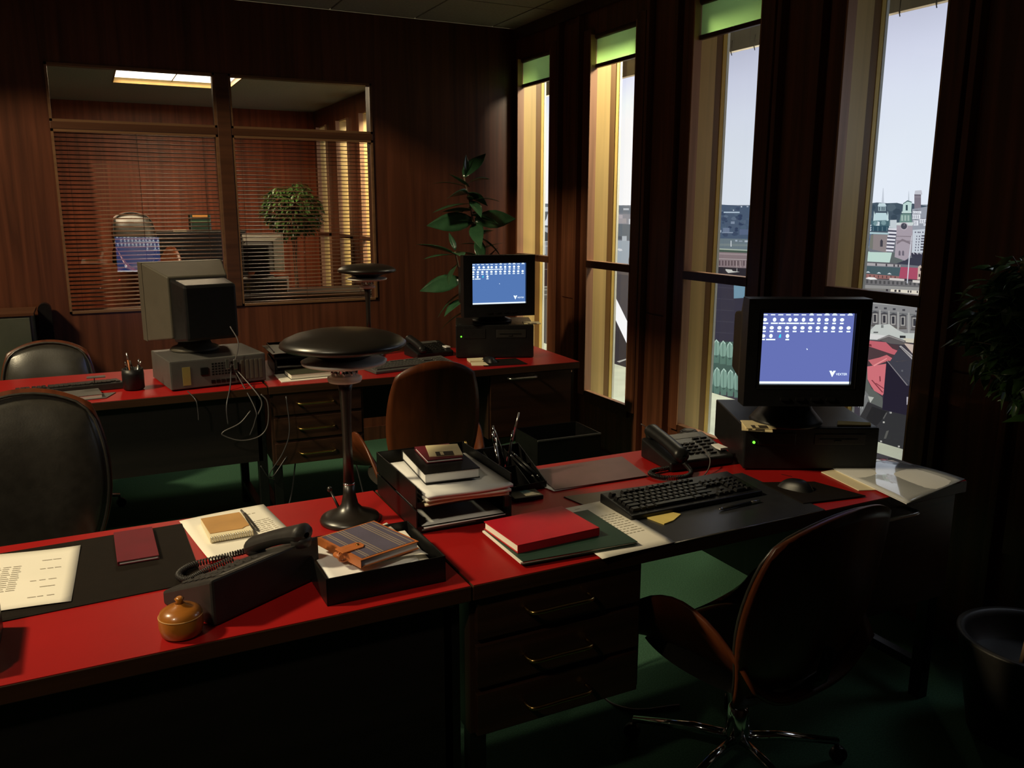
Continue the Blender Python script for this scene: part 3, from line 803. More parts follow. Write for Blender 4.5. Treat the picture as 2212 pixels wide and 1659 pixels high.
[50,64,90,2,5230,1379,5235,1371,5253,1369,5273,1374,5265,1382,5257,1388,5239,1386],
[60,74,98,3,5221,1338,5244,1324,5272,1320,5300,1328,5292,1343,5276,1353,5249,1350],
[92,108,128,2,5432,1490,5443,1484,5455,1483,5462,1487,5466,1493,5455,1497,5443,1495],
[78,96,116,3,5285,1530,5296,1521,5317,1519,5327,1525,5339,1535,5316,1542,5295,1539],
[50,64,90,2,5190,1475,5193,1464,5220,1461,5238,1469,5248,1481,5221,1489,5192,1486],
[60,74,98,3,5224,1532,5223,1522,5248,1519,5272,1526,5269,1537,5251,1544,5225,1542],
[92,108,128,2,5366,1443,5370,1435,5389,1433,5410,1438,5401,1447,5392,1452,5374,1451],
[78,96,116,3,5173,1440,5182,1433,5196,1431,5210,1436,5205,1443,5198,1447,5185,1446],
[50,64,90,2,5225,1363,5241,1355,5257,1352,5269,1358,5271,1366,5258,1372,5242,1370],
[60,74,98,3,5361,1449,5383,1435,5413,1431,5429,1441,5446,1456,5412,1466,5381,1463],
[92,108,128,2,5038,1391,5045,1378,5075,1374,5093,1382,5107,1396,5075,1406,5043,1403],
[78,96,116,3,5117,1454,5116,1448,5131,1447,5143,1451,5143,1457,5132,1461,5117,1460],
[50,64,90,2,5189,1413,5191,1405,5211,1403,5232,1408,5225,1417,5214,1423,5194,1421],
[60,74,98,3,5373,1445,5385,1435,5406,1433,5430,1439,5420,1450,5410,1456,5389,1454],
[92,108,128,2,5351,1471,5370,1462,5389,1459,5406,1465,5405,1476,5391,1482,5372,1480],
[78,96,116,3,5095,1408,5108,1401,5123,1399,5132,1404,5139,1412,5123,1417,5107,1416],
[50,64,90,2,5359,1434,5365,1427,5381,1425,5390,1430,5399,1437,5381,1442,5363,1441],
[60,74,98,3,5398,1420,5398,1414,5413,1412,5425,1416,5427,1423,5414,1427,5399,1426],
[92,108,128,2,5260,1456,5261,1445,5290,1441,5320,1449,5312,1462,5294,1470,5265,1467],
[78,96,116,3,5134,1385,5144,1373,5170,1370,5198,1377,5186,1390,5175,1398,5150,1395],
[50,64,90,2,5302,1387,5317,1378,5334,1376,5351,1381,5347,1390,5337,1396,5320,1394],
[60,74,98,3,5218,1465,5235,1455,5253,1453,5265,1459,5272,1469,5254,1475,5235,1473],
[92,108,128,2,5440,1482,5457,1467,5489,1464,5507,1473,5526,1489,5489,1499,5453,1496],
[78,96,116,3,5370,1380,5372,1369,5400,1365,5419,1373,5428,1385,5401,1393,5371,1391],
[50,64,90,2,5157,1432,5156,1422,5183,1419,5207,1426,5203,1437,5186,1445,5160,1442],
[60,74,98,3,5461,1521,5466,1514,5483,1512,5502,1517,5494,1524,5486,1529,5470,1527],
[92,108,128,2,5420,1514,5430,1508,5444,1507,5458,1511,5453,1518,5446,1522,5433,1521],
[78,96,116,3,5212,1495,5240,1482,5267,1478,5287,1487,5293,1502,5269,1512,5240,1509],
[50,64,90,2,5163,1417,5179,1406,5203,1403,5216,1410,5230,1423,5203,1431,5177,1428],
[60,74,98,3,5345,1327,5350,1314,5382,1310,5402,1318,5415,1332,5382,1342,5349,1340],
[92,108,128,2,5152,1431,5151,1419,5183,1415,5211,1423,5210,1437,5186,1446,5153,1443],
[78,96,116,3,5135,1391,5139,1378,5171,1374,5206,1383,5193,1398,5177,1407,5146,1404],
[50,64,90,2,5189,1456,5203,1446,5224,1443,5248,1450,5239,1461,5228,1468,5207,1466],
[60,74,98,3,5377,1494,5402,1482,5426,1479,5446,1487,5447,1500,5428,1508,5403,1505],
[172,188,204,4,5409,1508,5222,1508,5221,1498,5408,1497],
[196,208,220,4,5477,1498,5463,1498,5462,1481,5476,1481],
[128,142,162,4,5317,1432,5273,1433,5272,1414,5316,1413],
[190,206,226,4,5110,1437,5089,1437,5088,1419,5109,1418],
[166,180,198,4,5451,1362,5426,1362,5425,1343,5450,1343],
[108,122,146,4,5408,1380,5330,1382,5328,1345,5406,1343],
[136,150,170,4,5415,1347,5285,1350,5285,1342,5414,1339],
[88,102,130,4,5212,1373,5105,1375,5102,1334,5208,1331],
[160,172,186,4,5255,1290,5230,1291,5229,1278,5254,1278],
[170,180,190,4,5147,1290,5106,1291,5105,1277,5146,1276],
[140,152,164,4,5211,1286,5172,1287,5171,1278,5211,1277],
[200,208,218,4,5212,1551,5197,1551,5197,1542,5212,1542],
[190,200,212,4,5300,1523,5287,1523,5286,1515,5300,1515],
[160,172,186,4,5147,1553,5127,1553,5127,1543,5146,1543],
[104,118,126,3,5495,1294,5059,1303,5060,1219,5502,1206],
[118,130,132,4,5497,1253,5064,1263,5062,1246,5496,1236],
[206,212,218,5,5306,1283,5297,1283,5292,1236,5304,1236],
[166,178,164,5,5501,1215,5064,1220,5064,1211,5502,1205],
[72,88,78,5,5502,1205,5064,1211,5066,1195,5503,1186],
],
'brick_palace_print': [
[132,117,120,5,5506,1186,5066,1195,5069,1078,5510,1063],
[156,142,144,6,5502,1177,5067,1186,5068,1177,5503,1167],
[176,166,166,6,5470,1134,5070,1146,5070,1142,5470,1129],
[88,74,78,6,5469,1117,5453,1117,5450,1077,5466,1076],
[88,74,78,6,5432,1119,5416,1119,5413,1079,5429,1078],
[88,74,78,6,5394,1121,5379,1121,5376,1081,5391,1080],
[88,74,78,6,5358,1123,5342,1123,5339,1083,5355,1082],
[88,74,78,6,5321,1124,5306,1125,5303,1085,5318,1084],
[88,74,78,6,5285,1126,5270,1127,5267,1087,5282,1086],
[88,74,78,6,5250,1128,5234,1129,5231,1089,5247,1088],
[88,74,78,6,5214,1130,5199,1131,5196,1091,5211,1091],
[88,74,78,6,5179,1132,5164,1133,5161,1093,5176,1093],
[88,74,78,6,5145,1134,5130,1135,5127,1095,5142,1095],
[88,74,78,6,5110,1136,5096,1136,5092,1097,5107,1097],
[172,156,156,7,5224,1127,5217,1127,5213,1076,5220,1076],
[172,156,156,7,5176,1129,5169,1130,5165,1079,5172,1079],
[172,156,156,7,5126,1132,5120,1132,5116,1082,5122,1082],
[172,156,156,7,5094,1134,5087,1134,5083,1084,5090,1084],
[240,238,226,7,5469,1111,5473,1105,5483,1102,5491,1106,5492,1113,5484,1117,5474,1116],
[240,238,226,7,5468,1086,5472,1079,5481,1077,5490,1081,5490,1088,5482,1092,5472,1091],
[46,43,49,6,5510,1064,5069,1078,5071,1001,5516,1010],
[196,196,190,7,5347,1055,5271,1055,5260,1045,5177,1044,5312,1026,5343,1043],
[180,180,176,7,5216,1069,5210,1070,5207,1041,5214,1041],
],
'dark_facade_print': [
[56,54,67,4,5597,958,5063,967,5013,350,5549,263],
[112,146,166,5,5242,952,5033,954,5026,857,5232,829],
[66,64,76,5,5513,902,5239,912,5238,906,5513,896],
[66,64,76,5,5507,809,5232,822,5231,816,5506,803],
[66,64,76,5,5500,716,5225,733,5224,727,5500,710],
[66,64,76,5,5494,622,5218,642,5217,636,5493,616],
[66,64,76,5,5487,528,5211,552,5210,546,5486,522],
],
'green_glass_roof_print': [
[70,94,86,5,5561,433,5191,485,5072,95,5564,-1],
[128,160,146,6,5625,389,5617,439,5586,470,5552,451,5538,412,5541,339,5618,327],
[88,118,106,7,5619,343,5576,312,5539,352,5540,274,5612,263],
[176,204,190,7,5625,389,5617,439,5586,470,5552,451,5558,441,5586,459,5609,432],
[96,126,114,8,5592,454,5582,455,5574,334,5584,332],
[128,160,146,6,5537,392,5529,441,5499,472,5465,453,5452,415,5454,342,5529,331],
[88,118,106,7,5530,347,5488,316,5452,356,5453,279,5523,267],
[176,204,190,7,5537,392,5529,441,5499,472,5465,453,5471,444,5498,461,5520,435],
[96,126,114,8,5504,456,5495,458,5486,338,5496,336],
[128,160,146,6,5450,395,5443,444,5413,474,5380,456,5367,418,5369,346,5443,335],
[88,118,106,7,5444,350,5402,320,5367,359,5368,283,5437,272],
[176,204,190,7,5450,395,5443,444,5413,474,5380,456,5386,446,5412,464,5434,437],
[96,126,114,8,5418,459,5409,460,5400,341,5410,340],
[128,160,146,6,5365,398,5358,446,5329,476,5297,458,5284,420,5286,350,5358,338],
[88,118,106,7,5359,354,5318,324,5284,362,5284,287,5352,276],
[176,204,190,7,5365,398,5358,446,5329,476,5297,458,5303,449,5329,466,5350,440],
[96,126,114,8,5334,461,5325,462,5316,345,5326,343],
[128,160,146,6,5282,401,5275,449,5247,478,5216,460,5202,423,5205,353,5275,342],
[88,118,106,7,5276,357,5236,327,5203,366,5203,291,5269,280],
[176,204,190,7,5282,401,5275,449,5247,478,5216,460,5221,451,5246,468,5267,442],
[96,126,114,8,5252,463,5243,464,5234,348,5243,347],
[128,160,146,6,5201,404,5194,451,5167,480,5136,462,5123,426,5125,356,5194,345],
[88,118,106,7,5195,361,5155,331,5123,369,5123,295,5187,285],
[176,204,190,7,5201,404,5194,451,5167,480,5136,462,5141,453,5166,470,5186,445],
[96,126,114,8,5172,465,5163,467,5154,352,5163,350],
[128,160,146,6,5121,407,5115,453,5088,482,5058,465,5045,428,5047,360,5114,349],
[88,118,106,7,5115,364,5076,335,5045,372,5045,299,5108,289],
[176,204,190,7,5121,407,5115,453,5088,482,5058,465,5063,456,5087,472,5107,447],
[96,126,114,8,5093,468,5084,469,5075,355,5084,354],
[128,160,146,6,5599,153,5591,203,5560,236,5526,217,5512,179,5513,76,5590,61],
[88,118,106,7,5591,78,5547,48,5511,89,5512,11,5584,-3],
[176,204,190,7,5599,153,5591,203,5560,236,5526,217,5532,208,5560,225,5582,197],
[96,126,114,8,5566,219,5556,221,5546,70,5555,68],
[128,160,146,6,5511,159,5503,208,5473,240,5439,222,5425,184,5426,82,5501,68],
[88,118,106,7,5502,84,5460,54,5424,96,5425,18,5495,4],
[176,204,190,7,5511,159,5503,208,5473,240,5439,222,5445,213,5472,230,5494,202],
[96,126,114,8,5478,224,5469,226,5458,76,5467,75],
[128,160,146,6,5424,164,5416,213,5387,245,5354,227,5341,189,5341,89,5414,75],
[88,118,106,7,5416,91,5374,61,5339,102,5339,25,5408,11],
[176,204,190,7,5424,164,5416,213,5387,245,5354,227,5360,218,5386,235,5408,207],
[96,126,114,8,5392,229,5383,231,5372,83,5381,81],
[128,160,146,6,5339,170,5332,218,5303,250,5271,232,5258,195,5258,95,5330,81],
[88,118,106,7,5331,97,5290,68,5256,108,5256,32,5323,19],
[176,204,190,7,5339,170,5332,218,5303,250,5271,232,5277,223,5302,239,5324,212],
[96,126,114,8,5308,234,5299,236,5288,89,5297,87],
[128,160,146,6,5256,175,5249,223,5221,254,5190,237,5176,200,5176,101,5246,88],
[88,118,106,7,5248,103,5207,74,5174,114,5174,39,5240,26],
[176,204,190,7,5256,175,5249,223,5221,254,5190,237,5195,227,5220,244,5241,217],
[96,126,114,8,5226,239,5217,240,5206,95,5215,94],
[128,160,146,6,5175,180,5168,228,5141,258,5110,241,5097,205,5096,107,5165,94],
[88,118,106,7,5166,109,5127,80,5094,120,5094,45,5159,32],
[176,204,190,7,5175,180,5168,228,5141,258,5110,241,5115,232,5140,248,5160,222],
[96,126,114,8,5145,243,5137,245,5125,101,5134,100],
[128,160,146,6,5095,185,5089,233,5062,263,5032,246,5019,209,5018,113,5086,100],
[88,118,106,7,5087,115,5048,87,5016,125,5016,52,5079,39],
[176,204,190,7,5095,185,5089,233,5062,263,5032,246,5037,237,5061,253,5081,227],
[96,126,114,8,5067,248,5058,249,5047,107,5055,106],
],
'harbour_print': [
[112,120,128,2,7300,1563,6626,1549,6633,1475,7297,1483],
[142,142,148,2,7298,1496,6627,1489,6630,1383,7294,1385],
[178,170,174,3,6915,1471,6851,1471,6849,1436,6913,1436],
[164,158,160,3,6946,1435,6786,1437,6784,1393,6944,1390],
[208,212,216,3,6744,1433,6635,1434,6632,1386,6741,1384],
[186,192,198,3,6841,1532,6748,1532,6747,1514,6840,1514],
[176,178,184,3,6959,1491,6916,1491,6914,1462,6958,1461],
[104,112,118,3,7294,1385,6638,1383,6635,1238,7288,1237],
[88,94,100,4,6954,1271,6852,1268,6851,1240,6953,1242],
[176,184,190,5,6846,1271,6768,1274,6766,1229,6844,1226],
[160,170,178,3,7288,1224,6635,1231,6640,1000,7280,987],
[214,216,218,5,6922,1138,6901,1153,6847,1149,6831,1134,6878,1127],
[112,106,100,5,6726,1054,6708,1114,6647,1146,6627,1141,6641,1012,6724,1016],
],
'white_beam_print': [
[78,74,76,4,7278,950,6618,966,6621,383,7256,301],
[96,88,86,5,6914,935,6637,941,6640,906,6901,906],
[58,54,56,4,7263,506,6624,455,6623,-8,7244,-36],
[255,255,255,8,7089,850,6999,753,6623,382,6625,169,7080,626],  # blown-out white bar outside, its brightness painted into the print
[188,186,176,6,6876,49,6599,140,6599,133,6831,46],
],
'harbour_bridge_print': [
[118,128,138,3,8629,1586,8191,1575,8190,1483,8629,1489],
[212,218,224,4,8426,1543,8313,1543,8312,1494,8426,1493],
[96,104,110,3,8629,1493,8190,1483,8187,1319,8627,1320],
[226,232,238,5,8349,1415,8319,1469,8259,1430,8243,1341,8401,1342,8379,1389],
[176,182,188,4,8627,1323,8187,1319,8186,1248,8627,1255],
[70,78,80,5,8547,1229,8377,1274,8204,1239,8203,1168,8547,1156],
[132,136,140,4,8626,1162,8203,1168,8201,1015,8625,1004],
[196,200,204,6,8547,1156,8203,1178,8203,1171,8547,1148],
[196,200,204,6,8546,1104,8202,1128,8202,1121,8546,1097],
[196,200,204,6,8368,1171,8357,1171,8355,1026,8367,1026],
[196,200,204,6,8270,1174,8259,1175,8257,1031,8268,1030],
[58,46,46,5,8625,967,8200,970,8210,679,8622,646],
[120,112,112,6,8544,855,8198,866,8198,860,8544,848],
[96,92,84,5,8622,656,8210,679,8223,550,8621,513],
[150,148,136,6,8542,649,8210,681,8210,670,8542,636],
[150,148,136,6,8542,615,8210,648,8209,637,8542,602],
[150,148,136,6,8541,558,8209,594,8209,583,8541,545],
[84,80,74,5,8621,513,8223,550,8229,-28,8617,-86],
[132,126,112,6,8525,511,8513,512,8515,-70,8527,-72],
[132,126,112,6,8477,515,8465,516,8467,-63,8479,-65],
[132,126,112,6,8430,520,8418,521,8420,-56,8432,-58],
[132,126,112,6,8383,524,8372,525,8372,-49,8384,-51],
[132,126,112,6,8337,528,8326,529,8326,-42,8337,-44],
[132,126,112,6,8291,533,8280,534,8279,-36,8291,-37],
[132,126,112,6,8246,537,8234,538,8233,-29,8245,-30],
],
}

import array
bd = thing('city_backdrop', 'big backlit printed city view hung on eyelets outside the windows', 'backdrop', (4.6, 5.0, 0))
skc = [(1.56, (224, 232, 243)), (1.95, (222, 230, 241)), (2.25, (216, 223, 238)), (2.50, (206, 211, 230)), (2.71, (190, 194, 214))]
skb = [(2.0, 1.04), (4.1, 1.03), (4.7, 0.985), (5.6, 0.985), (6.1, 1.2), (12.5, 1.2)]  # backlight hot spot towards the far windows, painted into the sky colours
def interp(tab, x):
    for (a, p), (b, q) in zip(tab, tab[1:]):
        if x <= b:
            t = max(0.0, (x-a)/(b-a)); return p+(q-p)*t if not isinstance(p, tuple) else tuple(u+(v-u)*t for u, v in zip(p, q))
    return tab[-1][1]
gy = [2.0+0.25*i for i in range(43)]; gz = [1.50+0.0605*i for i in range(21)]
me = bpy.data.meshes.new('sky_print'); W_ = len(gy)
me.from_pydata([(0.0, y-5.0, z) for z in gz for y in gy], [], [(j*W_+i, j*W_+i+1, (j+1)*W_+i+1, (j+1)*W_+i) for j in range(20) for i in range(W_-1)])
me.materials.append(M_print); ca = me.color_attributes.new('Col', 'FLOAT_COLOR', 'POINT')
for i, v in enumerate(me.vertices):
    k = interp(skb, v.co.y+5.0); c = interp(skc, v.co.z); ca.data[i].color = (*lin(tuple(min(255, q*k) for q in c)), 1)
o = bpy.data.objects.new('sky_print', me); COL.objects.link(o); o.parent = bd
for name, data in ART.items():
    vs = []; fs = []; cs = []
    for it in data:
        c = lin(it[:3]); lay = it[3]; q = it[4:]; k = len(vs)
        n = len(q)//2
        for i in range(n): vs.append((-0.0012*lay, q[2*i]/1000-5.0, q[2*i+1]/1000))
        fs.append(tuple(range(k, k+n))); cs += [(*c, 1)]*n
    me = bpy.data.meshes.new(name); me.from_pydata(vs, [], fs); me.materials.append(M_print)
    ca = me.color_attributes.new('Col', 'FLOAT_COLOR', 'CORNER')
    for i, c in enumerate(cs): ca.data[i].color = c
    o = bpy.data.objects.new(name, me); COL.objects.link(o); o.parent = bd
hr = random.Random(21); hv = []; hf = []; hc = []
def print_rect(y0, y1, z0, z1, c, lay):
    k = len(hv); hv.extend([(-0.0012*lay, y0-5.0, z0), (-0.0012*lay, y1-5.0, z0), (-0.0012*lay, y1-5.0, z1), (-0.0012*lay, y0-5.0, z1)])
    hf.append((k, k+1, k+2, k+3)); hc.extend([(*lin(c), 1)]*4)
for (ya, yb) in ((2.0, 3.22), (4.18, 4.58), (5.62, 5.95), (7.12, 7.38), (9.4, 12.5)):     # rows of houses, far ones small and pale
    for row in range(9):
        z = 1.47-0.17*row; y = ya
        while y < yb-0.02:
            wd = min(yb-y, (0.05+0.035*row)*hr.uniform(0.7, 1.5)); ht = (0.05+0.028*row)*hr.uniform(0.7, 1.3)
            base = hr.choice([(196, 196, 200), (168, 150, 146), (150, 110, 104), (132, 134, 138), (188, 178, 158)])
            f = 1.0-0.055*row; c = tuple(v*f for v in base); roof = hr.choice([(70, 72, 82), (96, 122, 116), (120, 66, 66), (58, 56, 62)])
            print_rect(y, y+wd*0.96, z-0.30, z+ht-0.04, c, 1+row*0.9); print_rect(y-0.004, y+wd*0.97, z+ht-0.04, z+ht-0.04+0.012+0.008*row, roof, 1.2+row*0.9)
            n = max(1, int(wd/(0.022+0.012*row))); s = wd*0.96/n
            for i in range(n):
                for j in range(3): print_rect(y+s*(i+0.3), y+s*(i+0.62), z+ht-0.04-(j+1)*(0.02+0.012*row), z+ht-0.04-(j+1)*(0.02+0.012*row)+0.009+0.006*row, (70, 70, 80), 1.4+row*0.9)
            y += wd
me = bpy.data.meshes.new('housing_rows_print'); me.from_pydata(hv, [], hf); me.materials.append(M_print)
ca = me.color_attributes.new('Col', 'FLOAT_COLOR', 'CORNER')
for i, c in enumerate(hc): ca.data[i].color = c
o = bpy.data.objects.new('housing_rows_print', me); COL.objects.link(o); o.parent = bd; o['kind'] = 'stuff'
MB().box(0.004, -3.0, -0.3, 0.012, 7.5, 2.712).build('backing_cloth', M_white, bd)
MB().box(-0.003, -3.0, 2.708, 0.014, 7.5, 2.720).build('top_hem', M_paperw, bd)
for k in range(41):
    y = -2.9+0.255*k
    MB().tube([(0, y, 2.69), (-0.010, y, 2.715), (0, y+0.004, 2.80)], 0.0035, 6).build('eyelet_tie', M_darkp, bd)
MB().tube([(0, -3.5, 2.92), (0, 7.5, 2.92)], 0.015, 8).build('hanging_pole', M_greyp, bd)
# ================================================================== DESKS AND CHAIRS
ZD = 0.74
def handle(parent, cx, y, z, ln, m, r=0.0055, out=0.034):
    h = ln/2; e = 0.014
    p = bez([(cx-h, y, z), (cx-h, y-out+e, z), (cx-h+e, y-out, z), (cx, y-out, z), (cx+h-e, y-out, z), (cx+h, y-out+e, z), (cx+h, y, z)], 4)
    return MB().tube(p, r, 8).build('handle', m, parent)
def desk(label, loc, rz, W, D=0.70, drawers=None, cabinet=None, modesty=None, low=0.385):
    """local: x 0..W, y 0 (towards the camera) .. D"""
    t = thing('office_desk', label, 'desk', loc, rz)
    MB().box(0, 0, ZD-0.036, W, D, ZD-0.0015).build('desktop', M_edge, t, bevel=0.002)
    MB().box(0.002, 0.002, ZD-0.0015, W-0.002, D-0.002, ZD).build('linoleum_top', M_red, t)
    if drawers:
        a, b = drawers
        p = MB().box(a, 0.030, 0.362, b, D-0.06, ZD-0.036).build('pedestal', M_desk, t, bevel=0.0015)
        for k, z in enumerate((0.650, 0.531, 0.412)):
            d = MB().box(a+0.012, 0.016, z-0.052, b-0.012, 0.030, z+0.052).build('drawer', M_drawer, t, bevel=0.0015)
            handle(d, (a+b)/2-0.015, 0.016, z+0.002, 0.165, M_brass)
    if cabinet:
        a, b = cabinet
        MB().box(a, 0.030, 0.362, b, D-0.06, ZD-0.036).build('cabinet_body', M_desk, t, bevel=0.0015)
        d = MB().box(a+0.008, 0.014, 0.370, b-0.008, 0.030, ZD-0.040).build('door', M_drawer, t, bevel=0.0015)
        handle(d, (a+b)/2-0.06, 0.014, 0.682, 0.155, M_alu, 0.006)
    if modesty is not None:
        MB().box(0.03, modesty, low, W-0.03, modesty+0.018, ZD-0.036).build('modesty_panel', M_modesty, t)
    for x in (0.010, W-0.050):
        for y in (0.045, D-0.085):
            l = MB().box(x, y, 0.0, x+0.04, y+0.04, ZD-0.036).build('leg', M_black, t, bevel=0.002)
            MB().tube([(x+0.02, y-0.004, ZD-0.056), (x+0.02, y+0.002, ZD-0.056)], 0.007, 8).build('bolt', M_chrome, l)
        MB().box(x+0.004, 0.045, 0.09, x+0.036, D-0.045, 0.12).build('foot_rail', M_black, t)
    return t
desk_a = desk('front left red-topped desk holding the black dial phone, letter and big lamp', (-0.90, 1.55, 0), 0, 1.578, modesty=0.045, low=0.06)
desk_b = desk('front right red-topped desk with three brass-handled drawers under the keyboard', (0.682, 1.55, 0), 0, 1.62, drawers=(0.003, 0.462), cabinet=(1.155, 1.600), modesty=0.66)
desk_c = desk('rear left red-topped desk carrying the beige monitor and trailing cables', (-0.92, 3.835, 0), 0, 1.598, modesty=0.045)
desk_d = desk('rear right red-topped desk against the windows with the small black monitor', (0.682, 3.835, 0), math.radians(-2.3), 1.605, drawers=(-0.0+0.008, 0.440), cabinet=(1.09, 1.57), modesty=0.64)

# ---- bent-ply swivel chair, local front = +y
def make_chair(label, loc, rz, base_rot, zoff=0.0, bw=0.90, boff=0.0, aw=1.0, grp=None):
    t = thing('swivel_chair', label, 'chair', loc, rz, grp)
    def sq(a, n):   # superellipse param helper
        return math.copysign(abs(a)**n, a)
    def back(u, v, off=0.0, s=1.0):
        # disc-to-squircle mapping of the unit square to a rounded outline
        a, b = 2*u-1, 2*v-1
        X = a*math.sqrt(max(0, 1-0.36*b*b)); Z = b*math.sqrt(max(0, 1-0.36*a*a))
        wv = 0.238 + 0.012*Z - 0.030*max(0, -Z)**2
        x = X*wv*s*1.02*bw; z = 0.705 + Z*0.262*s*1.10 + boff
        y = -0.215 - 0.16*(z-0.45) + 0.34*x*x*4*0.55 - 0.10*max(0, 0.55-z)**1.0*0 + off
        if z < 0.55: y += (0.55-z)**2*2.2
        return Vector((x, y, z+zoff))
    MB().grid(lambda u, v: back(u, v), 16, 16, -0.011).build('back_shell', M_shell, t)
    MB().grid(lambda u, v: back(u, v, 0.010+0.056*(1-abs(2*u-1)**3.6)*(1-abs(2*v-1)**3.6), 0.94), 18, 18, -0.002).build('back_pad', M_leather, t)
    MB().tube([back(0.5+0.5*c*0.999, 0.5+0.5*d*0.999, 0.016, 0.955) for c, d in
               [(max(-1, min(1, 1.35*math.cos(q))), max(-1, min(1, 1.35*math.sin(q)))) for q in [2*PI*i/48 for i in range(49)]]], 0.0045, 6).build('piping', M_leather, t)
    def seat(u, v, lift=0.0, s=1.0):
        a = (2*u-1); y = -0.235 + 0.475*v*s + (1-s)*0.24
        wx = (0.262*aw - 0.05*(1-v)**2)*s - 0.03*max(0, v-0.85)*4
        arm = 0.235*aw*aw*math.sin(PI*min(1, max(0, 0.08+0.90*v)))**0.8 * (abs(a)**3.2)
        x = wx*(a*(1.0+0.10*abs(a)))
        return Vector((x, y, 0.415 + 0.018*(v-0.5)**2 + arm*s + lift + zoff))
    MB().grid(lambda u, v: seat(u, v), 20, 14, 0.011).build('seat_shell', M_shell, t)
    MB().grid(lambda u, v: Vector((0.215*(2*u-1)*math.sqrt(1-0.3*(2*v-1)**2), 0.01+0.215*(2*v-1)*math.sqrt(1-0.3*(2*u-1)**2),
              0.425+zoff+0.055*(1-abs(2*u-1)**4)*(1-abs(2*v-1)**4))), 14, 14, 0.0).build('seat_cushion', M_leather, t)
    MB().tube([(0, -0.06, 0.405+zoff), (0, -0.19, 0.40+zoff), (0, -0.245, 0.46+zoff), (0, -0.262, 0.54+zoff)], 0.016, 8).build('back_bracket', M_black, t)
    MB().lathe([(0.055, 0.385+zoff), (0.05, 0.400+zoff)], 20).lathe([(0.017, 0.14), (0.017, 0.39+zoff)], 16).lathe([(0.028, 0.10), (0.034, 0.13), (0.028, 0.20), (0.020, 0.21)], 20).build('column', M_chrome, t)
    for k in range(5):
        a = base_rot - rz + 2*PI*k/5
        m4 = rotz(a)
        l = MB().tube([(0.02, 0, 0.105), (0.12, 0, 0.100), (0.30, 0, 0.066)], [0.015, 0.013, 0.010], 10, m4).build('leg', M_chrome, t)
        c = MB().lathe([(0.022, -0.011), (0.024, -0.008), (0.024, 0.008), (0.022, 0.011)], 14, m4 @ Matrix.Translation((0.305, 0.0, 0.0245)) @ Matrix.Rotation(PI/2, 4, 'X'))
        c.lathe([(0.007, 0.03), (0.007, 0.064)], 8, m4 @ Matrix.Translation((0.298, 0, 0))).build('caster', M_black, l)
    return t
make_chair('bent-ply swivel chair in the front right, its back towards us at the drawers desk', (1.49, 1.585, 0), math.radians(8), math.radians(125), -0.05, 1.08, -0.085)
make_chair('black leather swivel chair at front left, facing us over the letter', (-0.195, 2.60, 0), PI+math.radians(4), math.radians(20), 0.005, 0.90, 0.0, 0.84)
make_chair('reddish ply swivel chair drawn up to the rear right desk, back to us', (1.245, 3.43, 0), math.radians(-4), math.radians(50), -0.06, 0.82)
make_chair('black leather swivel chair behind the rear left desk by the wall', (-0.255, 4.61, 0), PI+math.radians(-6), math.radians(10), -0.125)
